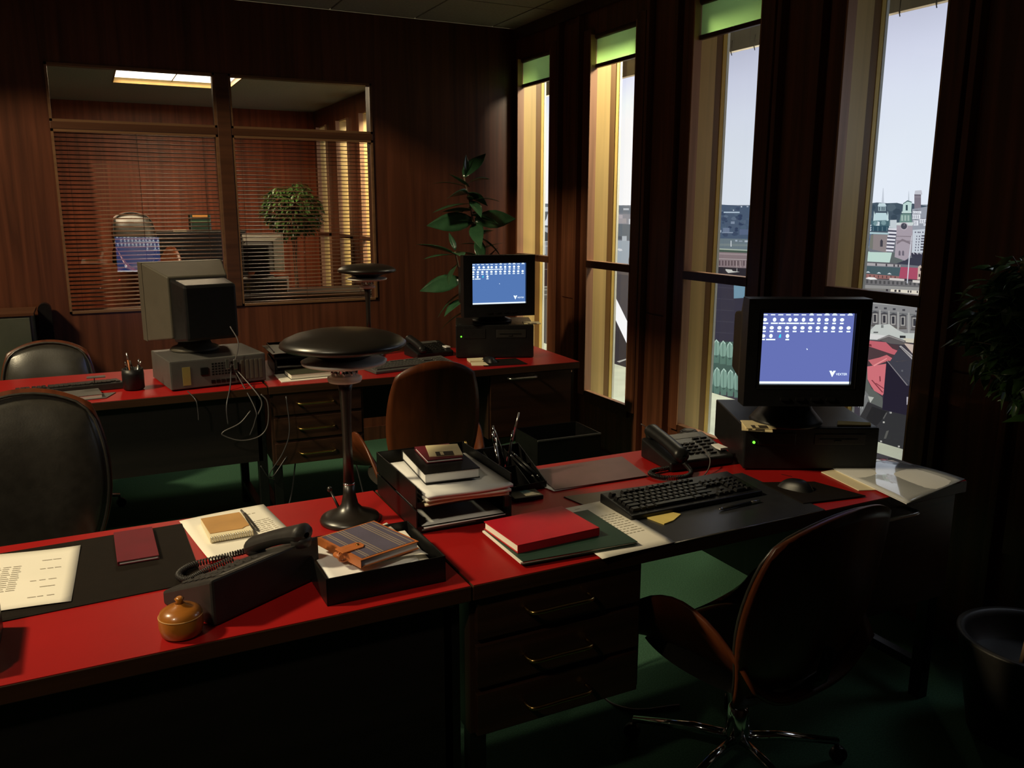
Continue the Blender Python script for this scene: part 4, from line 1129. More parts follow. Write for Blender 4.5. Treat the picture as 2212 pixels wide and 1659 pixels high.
# ================================================================== ELECTRONICS
def screen_content(scr, W, Hh, far):
    """flat picture on the tube: rows of icons, a task bar, a pointer and the logo. local: x right, z up, at y=-0.0015"""
    mb = MB(); Y = -0.0030; ims = {}
    def q(x0, z0, x1, z1, lst=None, yy=Y):
        (lst or mb).add([(x0, yy, z0), (x1, yy, z0), (x1, yy, z1), (x0, yy, z1)], [(0, 1, 2, 3)])
    def P(u, v): return (-W/2+W*u, Hh/2-Hh*v)
    pitch = 1/12.0
    def icon(u, v, lab, kind):
        x, z = P(u, v); r = W*0.0235
        n = 8; sgn = 0.85 if kind else 1.0
        key = (lab, kind)
        if key not in ims:
            b = MB(); b.add([(r*math.cos(2*PI*i/n+0.39)*sgn, 0, r*(1.0 if kind else 0.85)*math.sin(2*PI*i/n+0.39)) for i in range(n)], [tuple(range(n))])
            lw = lab*W; b.add([(-lw/2, 0, -r*2.0), (lw/2, 0, -r*2.0), (lw/2, 0, -r*1.35), (-lw/2, 0, -r*1.35)], [(0, 1, 2, 3)])
            ims[key] = b.mesh('desktop_icon', M_icon_far if far else M_icon)
        share('desktop_icon', ims[key], scr, (x, Y, z))
    for i in range(12):   # text-only top row cut by the screen edge
        x, z = P(0.03+i*pitch, 0.020); lw = W*rnd.uniform(0.028, 0.036)
        q(x-lw*0.8, z-0.003, x+lw*0.8, z)
        if i in (6, 8, 9, 11): q(x-lw*0.5, z+0.001, x+lw*0.5, z+0.005)
    for i in range(11): icon(0.03+i*pitch+(0.02 if 0 < i < 4 else 0), 0.095, 0.075 if i < 7 else 0.04, i % 2)
    for i in range(12): icon(0.025+i*pitch, 0.208, 0.042, 0)
    for i, (u, l) in enumerate(((0.022, 0.04), (0.105, 0.10), (0.285, 0.04))): icon(u, 0.322, l, i)
    q(-W/2+0.001, -Hh/2+0.001, W/2-0.001, -Hh/2+Hh*0.036)
    x, z = P(0.50, 0.49); mb.add([(x, Y, z), (x+0.005, Y, z-0.004), (x+0.002, Y, z-0.006)], [(0, 2, 1)])
    mb.build('menu_and_task_bar', M_icon_far if far else M_icon, scr)['kind'] = 'stuff'
    c = MB(); x, z = P(0.200, 0.322)
    c.add([(x-0.003, Y, z-0.005), (x+0.004, Y, z-0.005), (x+0.004, Y, z+0.005), (x, Y, z+0.005)], [(0, 1, 2, 3)]); c.build('cyan_icon', M_cyan, scr)
    lg = MB(); x, z = P(0.805, 0.855); s = W*0.036
    lg.add([(x-s, Y, z+s), (x-s*0.25, Y, z+s*1.0), (x+0.02*s, Y, z+s*0.45), (x+s*0.25, Y, z+s), (x+s, Y, z+s), (x, Y, z-s)], [(0, 5, 2, 1), (2, 5, 4, 3)])
    lg.build('logo', M_icon_far if far else M_icon, scr)
    cu = bpy.data.curves.new('t', 'FONT'); cu.body = 'VEXTER'; cu.size = W*0.035; cu.align_x = 'LEFT'; cu.offset = 0.0001
    to = bpy.data.objects.new('t', cu); COL.objects.link(to)
    dg = bpy.context.evaluated_depsgraph_get(); me = bpy.data.meshes.new_from_object(to.evaluated_get(dg))
    bpy.data.objects.remove(to, do_unlink=True)
    me.transform(Matrix.Translation((x+s*1.1, Y, z-s*0.40)) @ Matrix.Rotation(PI/2, 4, 'X'))
    me.materials.clear(); me.materials.append(M_icon); o = bpy.data.objects.new('logo_text', me); COL.objects.link(o); o.parent = scr
def crt(label, loc, rz, w, h, front, body, scr_m, led=None, zb=0.0, tail=None, far=False, sh_=0.045):
    """local: screen faces -y, origin at the foot of the swivel stand"""
    t = thing('crt_monitor', label, 'monitor', loc, rz)
    z0 = sh_; z1 = z0+h; sw, sh = w*0.755, h*0.665; sb = z0+h*0.205
    f = MB(); a, b = -w/2, w/2
    f.box(a, -0.03, z0, -sw/2, 0.035, z1).box(sw/2, -0.03, z0, b, 0.035, z1).box(-sw/2, -0.03, z0, sw/2, 0.035, sb).box(-sw/2, -0.03, sb+sh, sw/2, 0.035, z1)
    bz = f.build('bezel', front, t)
    i = MB(); d = 0.012   # sloped inner lip
    for (p, q) in (((a+0.022, sb-0.02), (-sw/2, sb)),): pass
    ro = (-sw/2-d, sw/2+d, sb-d, sb+sh+d); ri = (-sw/2+0.001, sw/2-0.001, sb+0.001, sb+sh-0.001)
    vs = [(ro[0], -0.031, ro[2]), (ro[1], -0.031, ro[2]), (ro[1], -0.031, ro[3]), (ro[0], -0.031, ro[3]),
          (ri[0], -0.017, ri[2]), (ri[1], -0.017, ri[2]), (ri[1], -0.017, ri[3]), (ri[0], -0.017, ri[3])]
    MB().add(vs, [(0, 1, 5, 4), (1, 2, 6, 5), (2, 3, 7, 6), (3, 0, 4, 7)]).build('inner_lip', front, t)
    MB().frus((a, b, z0, z1, 0.034), (-w*0.36, w*0.36, z0+0.03, z1-0.055, 0.235)).build('housing', body, t, bevel=0.006)
    MB().frus((-w*0.335, w*0.335, z0+0.012, z1-0.062, 0.225), (-w*0.31, w*0.31, z0+0.035, z1-0.085, 0.395)).build('tube_cover', tail or body, t, bevel=0.012)
    sc = MB().add([(-sw/2, -0.0155, sb), (sw/2, -0.0155, sb), (sw/2, -0.0155, sb+sh), (-sw/2, -0.0155, sb+sh)], [(0, 1, 2, 3)]).build('screen', scr_m, t)
    hold = bpy.data.objects.new('screen_picture', None); COL.objects.link(hold); hold.parent = t; hold.location = (0, -0.0155, sb+sh/2)
    screen_content(hold, sw, sh, far)
    MB().lathe([(0.108, 0.0), (0.112, 0.006), (0.104, 0.016), (0.078, z0*0.55), (0.066, z0+0.007)], 36, Matrix.Translation((0, 0.125, 0))).build('swivel_stand', body, t)
    for k in range(4): MB().box(-0.07+k*0.045, -0.034, z0+0.018, -0.045+k*0.045, -0.029, z0+0.026).build('button', body, t)
    if led: MB().box(w*0.34, -0.034, z0+0.018, w*0.34+0.010, -0.0295, z0+0.024).build('power_led', led, t)
    return t
def pc(label, loc, rz, w, h, d, m, led=M_green_led, rear=False):
    """local: front face y=0 facing -y, body to +y"""
    t = thing('desktop_computer', label, 'computer', loc, rz)
    MB().box(-w/2, 0.012, 0.006, w/2, d, h).build('case', m, t, bevel=0.003)
    MB().box(-w/2, 0.0, 0.004, w/2, 0.012, h).build('front_panel', m if not rear else M_beige, t, bevel=0.004)
    MB().box(w*0.02, -0.003, h*0.62, w*0.40, 0.001, h*0.86).build('drive_bay', M_darkp if m is M_blackp else m, t, bevel=0.0015)
    MB().box(w*0.06, -0.005, h*0.73, w*0.34, -0.002, h*0.75).build('floppy_slot', M_black, t)
    MB().box(w*0.17, -0.007, h*0.68, w*0.22, -0.003, h*0.71).build('eject_button', M_darkp, t)
    MB().box(-w*0.40, -0.003, h*0.60, -w*0.12, 0.001, h*0.88).build('drive_bay', M_blackp, t, bevel=0.0015)
    MB().lathe([(0.004, -0.003), (0.004, 0.001)], 12, Matrix.Translation((-w*0.43, 0, h*0.66)) @ Matrix.Rotation(-PI/2, 4, 'X')).build('power_led', led, t)
    for x in (-w/2+0.03, w/2-0.03):
        for y in (0.03, d-0.03): MB().box(x-0.012, y-0.012, 0.0003, x+0.012, y+0.012, 0.007).build('foot', M_black, t)
    if rear:
        B = d
        MB().box(-w/2+0.006, B, 0.010, w/2-0.006, B+0.003, h-0.006).build('rear_plate', M_pcgrey, t)
        for k in range(5): MB().box(-w/2+0.018+k*0.021, B+0.002, 0.022, -w/2+0.031+k*0.021, B+0.006, h-0.022).build('slot_cover', M_beige, t, bevel=0.001)
        MB().box(-w/2+0.125, B+0.002, 0.022, -w/2+0.137, B+0.006, h-0.03).build('slot_cover', M_black, t)
        v = MB()
        for i in range(7):
            for j in range(5): v.box(-0.06+i*0.014, B+0.002, h-0.030-j*0.012, -0.051+i*0.014, B+0.0045, h-0.023-j*0.012)
        v.build('fan_grille', M_black, t)['kind'] = 'stuff'
        p = MB()
        for i in range(5): p.box(-0.065+i*0.022, B+0.002, 0.020, -0.049+i*0.022, B+0.008, 0.034)
        p.build('port_row', M_black, t)['kind'] = 'stuff'
        MB().box(w*0.12, B+0.002, h*0.46, w*0.20, B+0.014, h*0.72).build('power_socket', M_black, t, bevel=0.002)
        MB().box(w*0.30, B+0.003, 0.022, w*0.38, B+0.0045, h-0.030).build('yellow_sticker', M_ochre, t)
    return t
ang_b = math.radians(-26.9)
pcb = pc('big black desktop computer with green light on the front right desk', (1.950, 1.833, ZD), ang_b, 0.413, 0.137, 0.39, M_blackp)
mon_b = crt('large black monitor with lit blue screen on the front right desk', (1.872, 1.815, ZD+0.139), ang_b, 0.356, 0.318, M_blackp, M_blackp, M_screen, sh_=0.085)
pcd = pc('small-looking black desktop computer with green light on the rear right desk', (1.925, 4.060, ZD), math.radians(-23), 0.420, 0.180, 0.33, M_blackp)
crt('small-looking black monitor with lit blue screen before the rubber plant', (1.952, 4.075, ZD+0.182), math.radians(-9), 0.395, 0.325, M_blackp, M_blackp, M_screend)
rc = PI+math.radians(7.7)
pcc = pc('beige desktop computer seen from its ported back on the rear left desk', (0.440, 4.310, ZD), rc, 0.424, 0.134, 0.37, M_pcgrey, led=M_green_led, rear=True)
monc = crt('beige monitor turned away on the rear left desk, black tube cover to us', (0.395, 4.335, ZD+0.136), PI+math.radians(12), 0.375, 0.365, M_beige, M_beige, M_screenc, led=M_red_led, tail=M_blackp, far=True)
# cables hanging from the beige computer
cab = thing('cable_bundle', 'tangle of grey cables hanging behind the beige monitor down the desk front', 'cable', (0.52, 3.95, 0.82))
for (pts, r, m) in (([(0.03, 0.0, 0.19), (0.055, -0.04, 0.12), (0.03, -0.05, 0.03), (0.02, -0.035, 0.02)], 0.0028, M_cableg),
                    ([(0.02, -0.02, 0.02), (0.0, -0.10, -0.06), (-0.03, -0.16, -0.14), (-0.03, -0.17, -0.22)], 0.003, M_cable),
                    ([(0.03, -0.02, 0.01), (0.10, -0.15, -0.09), (0.12, -0.17, -0.14), (0.10, -0.17, -0.19)], 0.003, M_cableg),
                    ([(0.03, -0.03, 0.0), (0.09, -0.16, -0.16), (0.085, -0.17, -0.22), (0.06, -0.17, -0.28)], 0.003, M_cable),
                    ([(0.07, -0.165, -0.17), (0.02, -0.17, -0.22), (-0.05, -0.17, -0.25), (-0.05, -0.17, -0.27), (0.02, -0.17, -0.30), (0.10, -0.17, -0.29), (0.14, -0.17, -0.24), (0.145, -0.17, -0.14), (0.12, -0.16, -0.10)], 0.003, M_cableg),
                    ([(-0.18, -0.10, -0.07), (-0.155, -0.16, -0.10), (-0.15, -0.165, -0.15), (-0.15, -0.165, -0.19)], 0.0025, M_cable),
                    ([(0.23, -0.16, -0.12), (0.235, -0.17, -0.28), (0.20, -0.17, -0.38), (0.14, -0.16, -0.47), (0.16, -0.12, -0.50), (0.23, -0.10, -0.42)], 0.0028, M_cable),
                    ([(0.11, -0.10, -0.45), (0.15, -0.08, -0.52), (0.20, -0.05, -0.55)], 0.0028, M_cable)):
    MB().tube(bez(pts, 8), r, 7).build('cable', m, cab)
for k, (x, z) in enumerate(((0.0, 0.03), (0.035, 0.025))): MB().box(x-0.008, -0.055, z-0.024, x+0.008, -0.040, z+0.022).build('plug', M_alu, cab, bevel=0.002)
c2 = thing('floor_cable', 'thin black cable curving down behind the front desks onto the green carpet', 'cable', (1.05, 2.7, 0))
MB().tube(bez([(-0.02, 1.0, 0.40), (0.02, 0.98, 0.15), (-0.06, 0.7, 0.006), (-0.20, 0.2, 0.006), (-0.34, -0.1, 0.006), (-0.40, -0.3, 0.05)], 10), 0.004, 7).build('cord', M_cable, c2)
c3 = thing('floor_cable', 'black cable dropping under the front right desk past the chair arm', 'cable', (1.44, 2.2, 0))
MB().tube(bez([(0.02, 0.03, 0.69), (0.02, 0.03, 0.35), (0.0, -0.02, 0.12), (-0.08, -0.12, 0.006), (-0.05, -0.25, 0.006), (0.10, -0.30, 0.006)], 10), 0.005, 7).build('cord', M_cable, c3)
c4 = thing('floor_cable', 'black cable hanging from the rear drawers to the carpet', 'cable', (0.75, 3.87, 0))
MB().tube(bez([(0.05, 0.03, 0.362), (0.02, 0.02, 0.2), (-0.04, -0.03, 0.05), (-0.05, -0.08, 0.006), (-0.02, -0.3, 0.006)], 8), 0.0035, 7).build('cord', M_cable, c4)

def keyboard(label, loc, rz, w, d, m, keys_as_parts):
    """local: front edge y=0, back y=d, x centred"""
    t = thing('keyboard', label, 'keyboard', loc, rz)
    sl = math.atan2(0.016, d)
    MB().add([(-w/2, 0, 0), (w/2, 0, 0), (w/2, d, 0), (-w/2, d, 0), (-w/2, 0, 0.014), (w/2, 0, 0.014), (w/2, d, 0.030), (-w/2, d, 0.030)],
             [(0, 3, 2, 1), (4, 5, 6, 7), (0, 1, 5, 4), (1, 2, 6, 5), (2, 3, 7, 6), (3, 0, 4, 7)]).build('body', m, t, bevel=0.003)
    k = 0.0188; me = {}
    rows = [([1]*4+[0.5]+[1]*4+[0.5]+[1]*4), [1]*13+[2], [1.5]+[1]*12+[1.5], [1.75]+[1]*11+[2.25], [2.25]+[1]*10+[2.75], [1.5, 1, 1.5, 7, 1.5, 1, 1.5]]
    allk = MB()
    def put(x0, wd, y, ht=1):
        key = (wd, ht); a, b = (wd*k-0.003)/2, (k*ht-0.003)/2
        if keys_as_parts:
            if key not in me: me[key] = MB().frus((-a, a, -b, b, 0), (-a+0.0025, a-0.0025, -b+0.0015, b-0.0025, 0.008)).mesh('key', m)
            share('key', me[key], t, (x0+wd*k/2, y, 0.0155+y*math.tan(sl)), (sl, 0, 0))
            for v in (): pass
        else:
            allk.box(x0+0.0015, y-b, 0.012+y*0.1, x0+wd*k-0.0015, y+b, 0.022+y*0.1)
    # the loft helper faces y, turn it up once in the shared mesh
    for r, row in enumerate(rows):
        y = d-0.026-r*k-(0.006 if r else 0); x = -w/2+0.014
        if r == 0: x0 = x; put(x0, 1, y); x += 2*k; row = row
        for wd in row:
            if wd == 0.5: x += 0.5*k; continue
            put(x, wd, y); x += wd*k
        if r == 0: continue
        xn = -w/2+0.014+15.35*k
        if r in (1, 2): [put(xn+i*k, 1, y) for i in range(3)]
        if r == 4: put(xn+k, 1, y)
        if r == 5: [put(xn+i*k, 1, y) for i in range(3)]
        xp = xn+3.3*k
        if r in (1, 2, 3, 4): [put(xp+i*k, 1, y) for i in range(3)]
        if r == 5: put(xp, 2, y); put(xp+2*k, 1, y)
    for kk, mm in me.items():
        for v in mm.vertices: v.co = Vector((v.co.x, v.co.z, v.co.y))
        mm.flip_normals() if hasattr(mm, 'flip_normals') else None
    if not keys_as_parts: allk.build('keys', m, t)['kind'] = 'stuff'
    return t
keyboard('full-size black keyboard on the front right desk before the big monitor', (1.425, 1.712, ZD+0.003), math.radians(0.5), 0.448, 0.150, M_blackp, True)
keyboard('dark keyboard on the rear right desk behind the ply chair', (1.43, 3.93, ZD+0.001), math.radians(8), 0.45, 0.150, M_greyp, False)
keyboard('black keyboard on the rear left desk, its far edge raised', (-0.14, 4.215, ZD+0.001), PI+math.radians(6), 0.45, 0.155, M_darkp, False)
def mouse(label, loc, rz, m):
    t = thing('mouse', label, 'mouse', loc, rz)
    MB().grid(lambda u, v: (0.031*(2*u-1)*math.sqrt(1-0.45*(2*v-1)**2), 0.052*(2*v-1)*math.sqrt(1-0.25*(2*u-1)**2), 0.030*(1-abs(2*u-1)**3.0)*(1-abs(2*v-1)**3.0)*(1.05-0.25*(v))), 12, 12).build('shell', m, t)
    MB().box(-0.0008, 0.012, 0.0315, 0.0008, 0.045, 0.0325).build('button_gap', M_black, t)
    return t
mouse('black mouse on the dark mat before the big computer', (1.775, 1.715, ZD+0.005), math.radians(20), M_blackp)
mouse('small black mouse on the rear right desk by the cream notes', (1.845, 3.96, ZD+0.005), math.radians(10), M_blackp)
def slab_poly(name, label, cat, pts, z, th, m, bevel=0.0008, group=None):
    cx = sum(p[0] for p in pts)/len(pts); cy = sum(p[1] for p in pts)/len(pts)
    a = sum(pts[i][0]*pts[(i+1) % len(pts)][1]-pts[(i+1) % len(pts)][0]*pts[i][1] for i in range(len(pts)))
    if a < 0: pts = pts[::-1]
    o = MB().prism([(x-cx, y-cy) for x, y in pts], 0, th).build(name, m, bevel=bevel); o.location = (cx, cy, z)
    return tag(o, label, cat, group)
slab_poly('mouse_pad', 'black mouse pad at the right end of the front desk', 'mouse pad', [(1.722, 1.800), (1.870, 1.735), (1.905, 1.578), (1.760, 1.600), (1.700, 1.610)], ZD+0.0033, 0.0025, M_mat)
slab_poly('mouse_pad', 'dark mouse pad beside the rear black computer', 'mouse pad', [(1.77, 3.86), (2.00, 3.82), (2.02, 4.00), (1.80, 4.02)], ZD+0.0005, 0.003, M_mat)
# desk mats
dm = thing('desk_mat', 'black glossy desk mat with bright metal front edge under the keyboard', 'desk mat', (1.45, 1.75, ZD+0.0003))
MB().prism([(-0.235, -0.202), (0.270, -0.196), (0.290, 0.150), (-0.310, 0.204)][:4], 0, 0.0028).build('mat', M_matb, dm)
MB().tube([(-0.236, -0.204, 0.0012), (0.270, -0.198, 0.0012)], 0.0018, 6).build('metal_edge', M_alu, dm)
slab_poly('desk_mat', 'matt black desk mat under the letter at front left', 'desk mat', [(-0.42, 1.800), (0.163, 1.829), (0.157, 2.212), (-0.42, 2.190)], ZD+0.0002, 0.0022, M_mat)

# ---- telephones
def phone(label, loc, rz, L, W, m, note=False, cord=None, h1=0.066):
    """local: x along the face, handset lies on the -x side along y, low front edge at -y"""
    t = thing('telephone', label, 'telephone', loc, rz)
    h0 = 0.030
    MB().add([(-L/2, -W/2, 0.0), (L/2, -W/2, 0.0), (L/2, W/2, 0.0), (-L/2, W/2, 0.0), (-L/2, -W/2, h0), (L/2, -W/2, h0), (L/2, W/2, h1), (-L/2, W/2, h1)],
             [(0, 3, 2, 1), (4, 5, 6, 7), (0, 1, 5, 4), (1, 2, 6, 5), (2, 3, 7, 6), (3, 0, 4, 7)]).build('base', m, t, bevel=0.006)
    sl = (h1-h0)/W; zf = lambda y: h0+(y+W/2)*sl
    kb = MB()
    for i in range(3):
        for j in range(4):
            x, y = -L*0.10+i*0.021, -W*0.30+j*0.020; kb.box(x, y, zf(y), x+0.014, y+0.012, zf(y)+0.0055)
    for j in range(6):
        for i in range(2):
            x, y = L*0.20+i*0.030, -W*0.36+j*0.020
            if note and i == 1 and j < 3: continue
            kb.box(x, y, zf(y), x+0.022, y+0.008, zf(y)+0.005)
    kb.build('keypad', M_darkp, t)['kind'] = 'stuff'
    MB().add([(-L*0.08, W*0.28, zf(W*0.28)+0.001), (L*0.38, W*0.28, zf(W*0.28)+0.001), (L*0.38, W*0.46, zf(W*0.46)+0.001), (-L*0.08, W*0.46, zf(W*0.46)+0.001)], [(0, 1, 2, 3)]).build('display', M_greyp, t)
    if note: MB().box(L*0.36, -W*0.34, zf(-W*0.2), L*0.48, -W*0.06, zf(-W*0.06)+0.002).build('paper_label', M_paperw, t)
    hs = MB(); n = 26; hx = -L*0.34; HL = W*1.14
    prof = []
    def hsf(u, v):
        y = -HL/2+HL*v; e = abs(2*v-1); rx = 0.024+0.005*(e**4); rz_ = 0.019+0.006*(e**3)
        zc = zf(max(-W/2, min(W/2, y)))+0.018+0.007*(1-e**2.2)
        if v in (0, 1): rx *= 0.25; rz_ *= 0.25
        elif v < 0.06 or v > 0.94: rx *= 0.86; rz_ *= 0.82
        a = 2*PI*u; return Vector((hx+rx*math.cos(a), y, zc+rz_*math.sin(a)))
    hs.grid(hsf, 16, n); h = hs.build('handset', m, t)
    for s in (-1, 1): MB().lathe([(0.021, -0.014), (0.023, 0.0), (0.020, 0.006)], 16, Matrix.Translation((hx, s*HL*0.40, zf(s*W*0.40)+0.012))).build('ear_cap' if s > 0 else 'mouth_cap', m, h)
    if cord:
        p = bez(cord, 40); q = []; nn = len(p); L_ = 0
        for i in range(nn-1):
            tt = (p[i+1]-p[i]); tn = tt.normalized(); a = tn.cross(Vector((0, 0, 1))).normalized(); b = tn.cross(a)
            for s in range(2):
                th = (i*2+s)*0.95; q.append(p[i]+tt*(s/2)+a*(0.0062*math.cos(th))+b*(0.0062*math.sin(th)))
        MB().tube(q, 0.0019, 5).build('coiled_cord', m, t)
    return t
phone('black telephone lying across the red desk between the letter sheet and the tray', (0.236, 1.742, ZD+0.001), PI+math.radians(29), 0.275, 0.168, M_darkp, h1=0.098,
      cord=[(-0.115, -0.105, 0.03), (-0.075, -0.165, 0.010), (0.00, -0.185, 0.010), (0.045, -0.165, 0.010), (0.05, -0.125, 0.012), (0.01, -0.115, 0.02), (-0.05, -0.10, 0.03)])
phone('black telephone with white paper label behind the big keyboard', (1.672, 2.085, ZD+0.001), math.radians(-4), 0.235, 0.180, M_blackp, note=True,
      cord=[(-0.08, -0.105, 0.03), (-0.075, -0.135, 0.010), (-0.12, -0.165, 0.010), (-0.18, -0.150, 0.010), (-0.20, -0.105, 0.010), (-0.17, -0.080, 0.010), (-0.11, -0.075, 0.012), (-0.085, -0.085, 0.03)])
phone('black telephone standing on the rear right desk left of the small monitor', (1.635, 4.30, ZD+0.001), math.radians(6), 0.22, 0.17, M_blackp, note=True)
lc = thing('line_cord', 'thin dark line cord running from the labelled telephone to the keyboard', 'cable', (1.62, 2.0, ZD))
MB().tube(bez([(0.08, 0.04, 0.048), (0.06, -0.02, 0.03), (0.0, -0.07, 0.006), (-0.10, -0.11, 0.006), (-0.16, -0.14, 0.02)], 8), 0.002, 6).build('cord', M_cableg, lc)
lc = thing('plug_block', 'small black socket block with thin cords behind the labelled telephone', 'plug', (1.79, 2.225, ZD))
MB().lathe([(0.028, 0.0), (0.032, 0.004), (0.032, 0.05), (0.026, 0.055)], 8).build('body', M_blackp, lc)
MB().lathe([(0.016, 0.055), (0.016, 0.057)], 12).build('socket_face', M_greyp, lc)
MB().tube(bez([(-0.02, 0, 0.05), (-0.08, 0.01, 0.04), (-0.12, 0.0, 0.05), (-0.18, 0.03, 0.09)], 8), 0.0015, 6).build('cord', M_cableg, lc)

# ---- table lamps with layered discs
def lamp(label, x, y, z):
    t = thing('table_lamp', label, 'lamp', (x, y, z))
    MB().lathe([(0.076, 0.0), (0.078, 0.006), (0.074, 0.014), (0.060, 0.020), (0.036, 0.030), (0.022, 0.046), (0.016, 0.075), (0.0145, 0.105)], 48).build('base', M_lampk, t)
    MB().lathe([(0.0150, 0.100), (0.0152, 0.104)], 24).build('base_ring', M_chrome, t)
    MB().lathe([(0.0142, 0.104), (0.012, 0.20), (0.0125, 0.28), (0.0155, 0.345), (0.021, 0.375)], 28).build('stem', M_lampk, t)
    MB().lathe([(0.020, 0.368), (0.040, 0.370), (0.0430, 0.375), (0.0430, 0.382), (0.038, 0.385), (0.02, 0.385)], 40).build('lower_disc', M_shade, t)
    MB().lathe([(0.021, 0.385), (0.026, 0.394), (0.024, 0.402), (0.031, 0.409)], 30).build('glass_neck', M_chrome, t)
    for k in range(10):
        a = 2*PI*k/10; MB().lathe([(0.0014, 0), (0.0038, 0.002), (0.0038, 0.018), (0.0014, 0.020)], 8, Matrix.Translation((0.031*math.cos(a), 0.031*math.sin(a), 0.387))).build('chrome_bead', M_chrome, t)
    MB().lathe([(0.030, 0.409), (0.085, 0.412), (0.103, 0.417), (0.1065, 0.424), (0.100, 0.427), (0.05, 0.428)], 56).build('middle_disc', M_shade, t)
    MB().lathe([(0.05, 0.428), (0.085, 0.443), (0.125, 0.452), (0.148, 0.457), (0.1560, 0.4635), (0.1545, 0.471), (0.145, 0.479), (0.122, 0.489), (0.09, 0.497), (0.045, 0.502), (0.004, 0.504)], 64).build('shade', M_lampk, t)
    s = MB().tube([(0.045, 0.118, 0.0), (0.0, 0.105, 0.0)], 0.002, 6)
    sw = MB().tube([(-0.010, 0.074, 0.012), (-0.022, 0.108, 0.050)], [0.004, 0.0028], 10)
    sw.lathe([(0.002, -0.008), (0.0065, -0.004), (0.0065, 0.004), (0.002, 0.008)], 12, Matrix.Translation((-0.0235, 0.112, 0.055))).build('switch_lever', M_lampk, t)
    return t
lamp('large black disc lamp with white inner discs on the front left desk', 0.552, 2.045, ZD)
lamp('similar black disc lamp farther back on the rear right desk', 1.335, 4.415, ZD+0.001)

# ---- trays and paper
def sheet(name, label, cat, pts, z, m=M_paper, wav=0.002, lines=None, group=None, parent=None):
    """four corners (x,y) counter-clockwise; a slightly wavy thin sheet"""
    c = Vector((sum(p[0] for p in pts)/4, sum(p[1] for p in pts)/4, 0)); P = [Vector((p[0], p[1], 0))-c for p in pts]
    ph = rnd.uniform(0, 6)
    def f(u, v): 
        q = P[0].lerp(P[1], u).lerp(P[3].lerp(P[2], u), v)
        return Vector((q.x, q.y, 0.0010+wav*(0.5+0.5*math.sin(5*u+3*v+ph))*(abs(2*u-1)**2*0.6+abs(2*v-1)**2*0.6)))
    if parent is None: t = thing(name, label, cat, (c.x, c.y, z), 0, group)
    else: t = parent
    o = MB().grid(f, 10, 10, 0.0004).build('page', m, t)
    if parent is not None: o.location = (c.x, c.y, z)
    if lines:
        tb = MB()
        for (u0, u1, v, seg) in lines:
            n = max(1, int(seg)); k = 0
            while k < n:
                a = u0+(u1-u0)*k/n; b = u0+(u1-u0)*(k+rnd.uniform(0.6, 0.95))/n
                pa, pb = f(a, v), f(b, v); pc_, pd = f(b, v+0.008), f(a, v+0.008)
                tb.add([p+Vector((0, 0, 0.0009)) for p in (pa, pb, pc_, pd)], [(0, 1, 2, 3)]); k += 1
        o2 = tb.build('printed_lines', M_ink, t); o2['kind'] = 'stuff'
        if parent is not None: o2.location = (c.x, c.y, z)
    return t
# letter: reader sits on the far side, so text runs the other way; u from left, v from near
sheet('letter', 'typed white letter lying on the matt black mat at the left edge', 'paper', [(-0.315, 1.868), (-0.093, 1.842), (-0.076, 2.158), (-0.298, 2.190)], ZD+0.0027, M_paper, 0.003,
      [(0.05, 0.50, 0.30+0.035*i, 5) for i in range(13)]+[(0.62, 0.86, 0.14, 3), (0.60, 0.84, 0.42, 3), (0.66, 0.86, 0.62, 3), (0.66, 0.86, 0.78, 2), (0.70, 0.86, 0.30, 1), (0.1, 0.4, 0.10, 3)])
sheet('paper_sheet', 'white sheet under the spiral notepad beside the front lamp', 'paper', [(0.190, 1.928), (0.400, 1.985), (0.372, 2.268), (0.152, 2.232)], ZD+0.0003, M_paper, 0.004,
      [(0.70, 0.93, 0.28+0.045*i, 4) for i in range(8)]+[(0.78, 0.95, 0.16, 2), (0.72, 0.84, 0.80, 2)])
nb = thing('spiral_notepad', 'small spiral notepad with a torn tan cover on the white sheet', 'notepad', (0.252, 2.112, ZD+0.004), math.radians(2))
MB().box(-0.050, -0.072, 0, 0.052, 0.070, 0.014).build('pages', M_cream, nb, bevel=0.001)
MB().prism([(-0.046, -0.048), (0.030, -0.050), (0.040, -0.040), (0.050, -0.036), (0.046, 0.070), (-0.050, 0.068)], 0.0142, 0.0156).build('cover', M_brown, nb)
sp = MB()
for i in range(18): sp.tube([(-0.046+i*0.0055, -0.068, 0.013), (-0.046+i*0.0055, -0.074, 0.017), (-0.046+i*0.0055, -0.078, 0.009), (-0.046+i*0.0055, -0.073, 0.001)], 0.0007, 5)
sp.build('spiral_wire', M_alu, nb)['kind'] = 'stuff'
def pen(label, p0, p1, r, m, m2, cat='pen', name='pen', group=None):
    a, b = Vector(p0), Vector(p1); t = thing(name, label, cat, tuple(a), 0, group); d = b-a
    MB().tube([d*0.08, d*0.78], r, 8).build('barrel', m, t)
    MB().tube([(0, 0, 0), d*0.08], [r*0.2, r], 8).build('tip', m2, t)
    MB().tube([d*0.78, d], [r*1.05, r*0.8], 8).build('cap', m2, t)
    return t
pen('dark pencil lying on the sheet beside the spiral notepad', (0.318, 2.062, ZD+0.009), (0.306, 2.222, ZD+0.010), 0.0035, M_dark, M_greyp, 'pencil', 'pencil')
pen('slim black pen with bright clip lying before the big keyboard', (1.455, 1.668, ZD+0.0085), (1.600, 1.672, ZD+0.0085), 0.0045, M_blackp, M_alu)
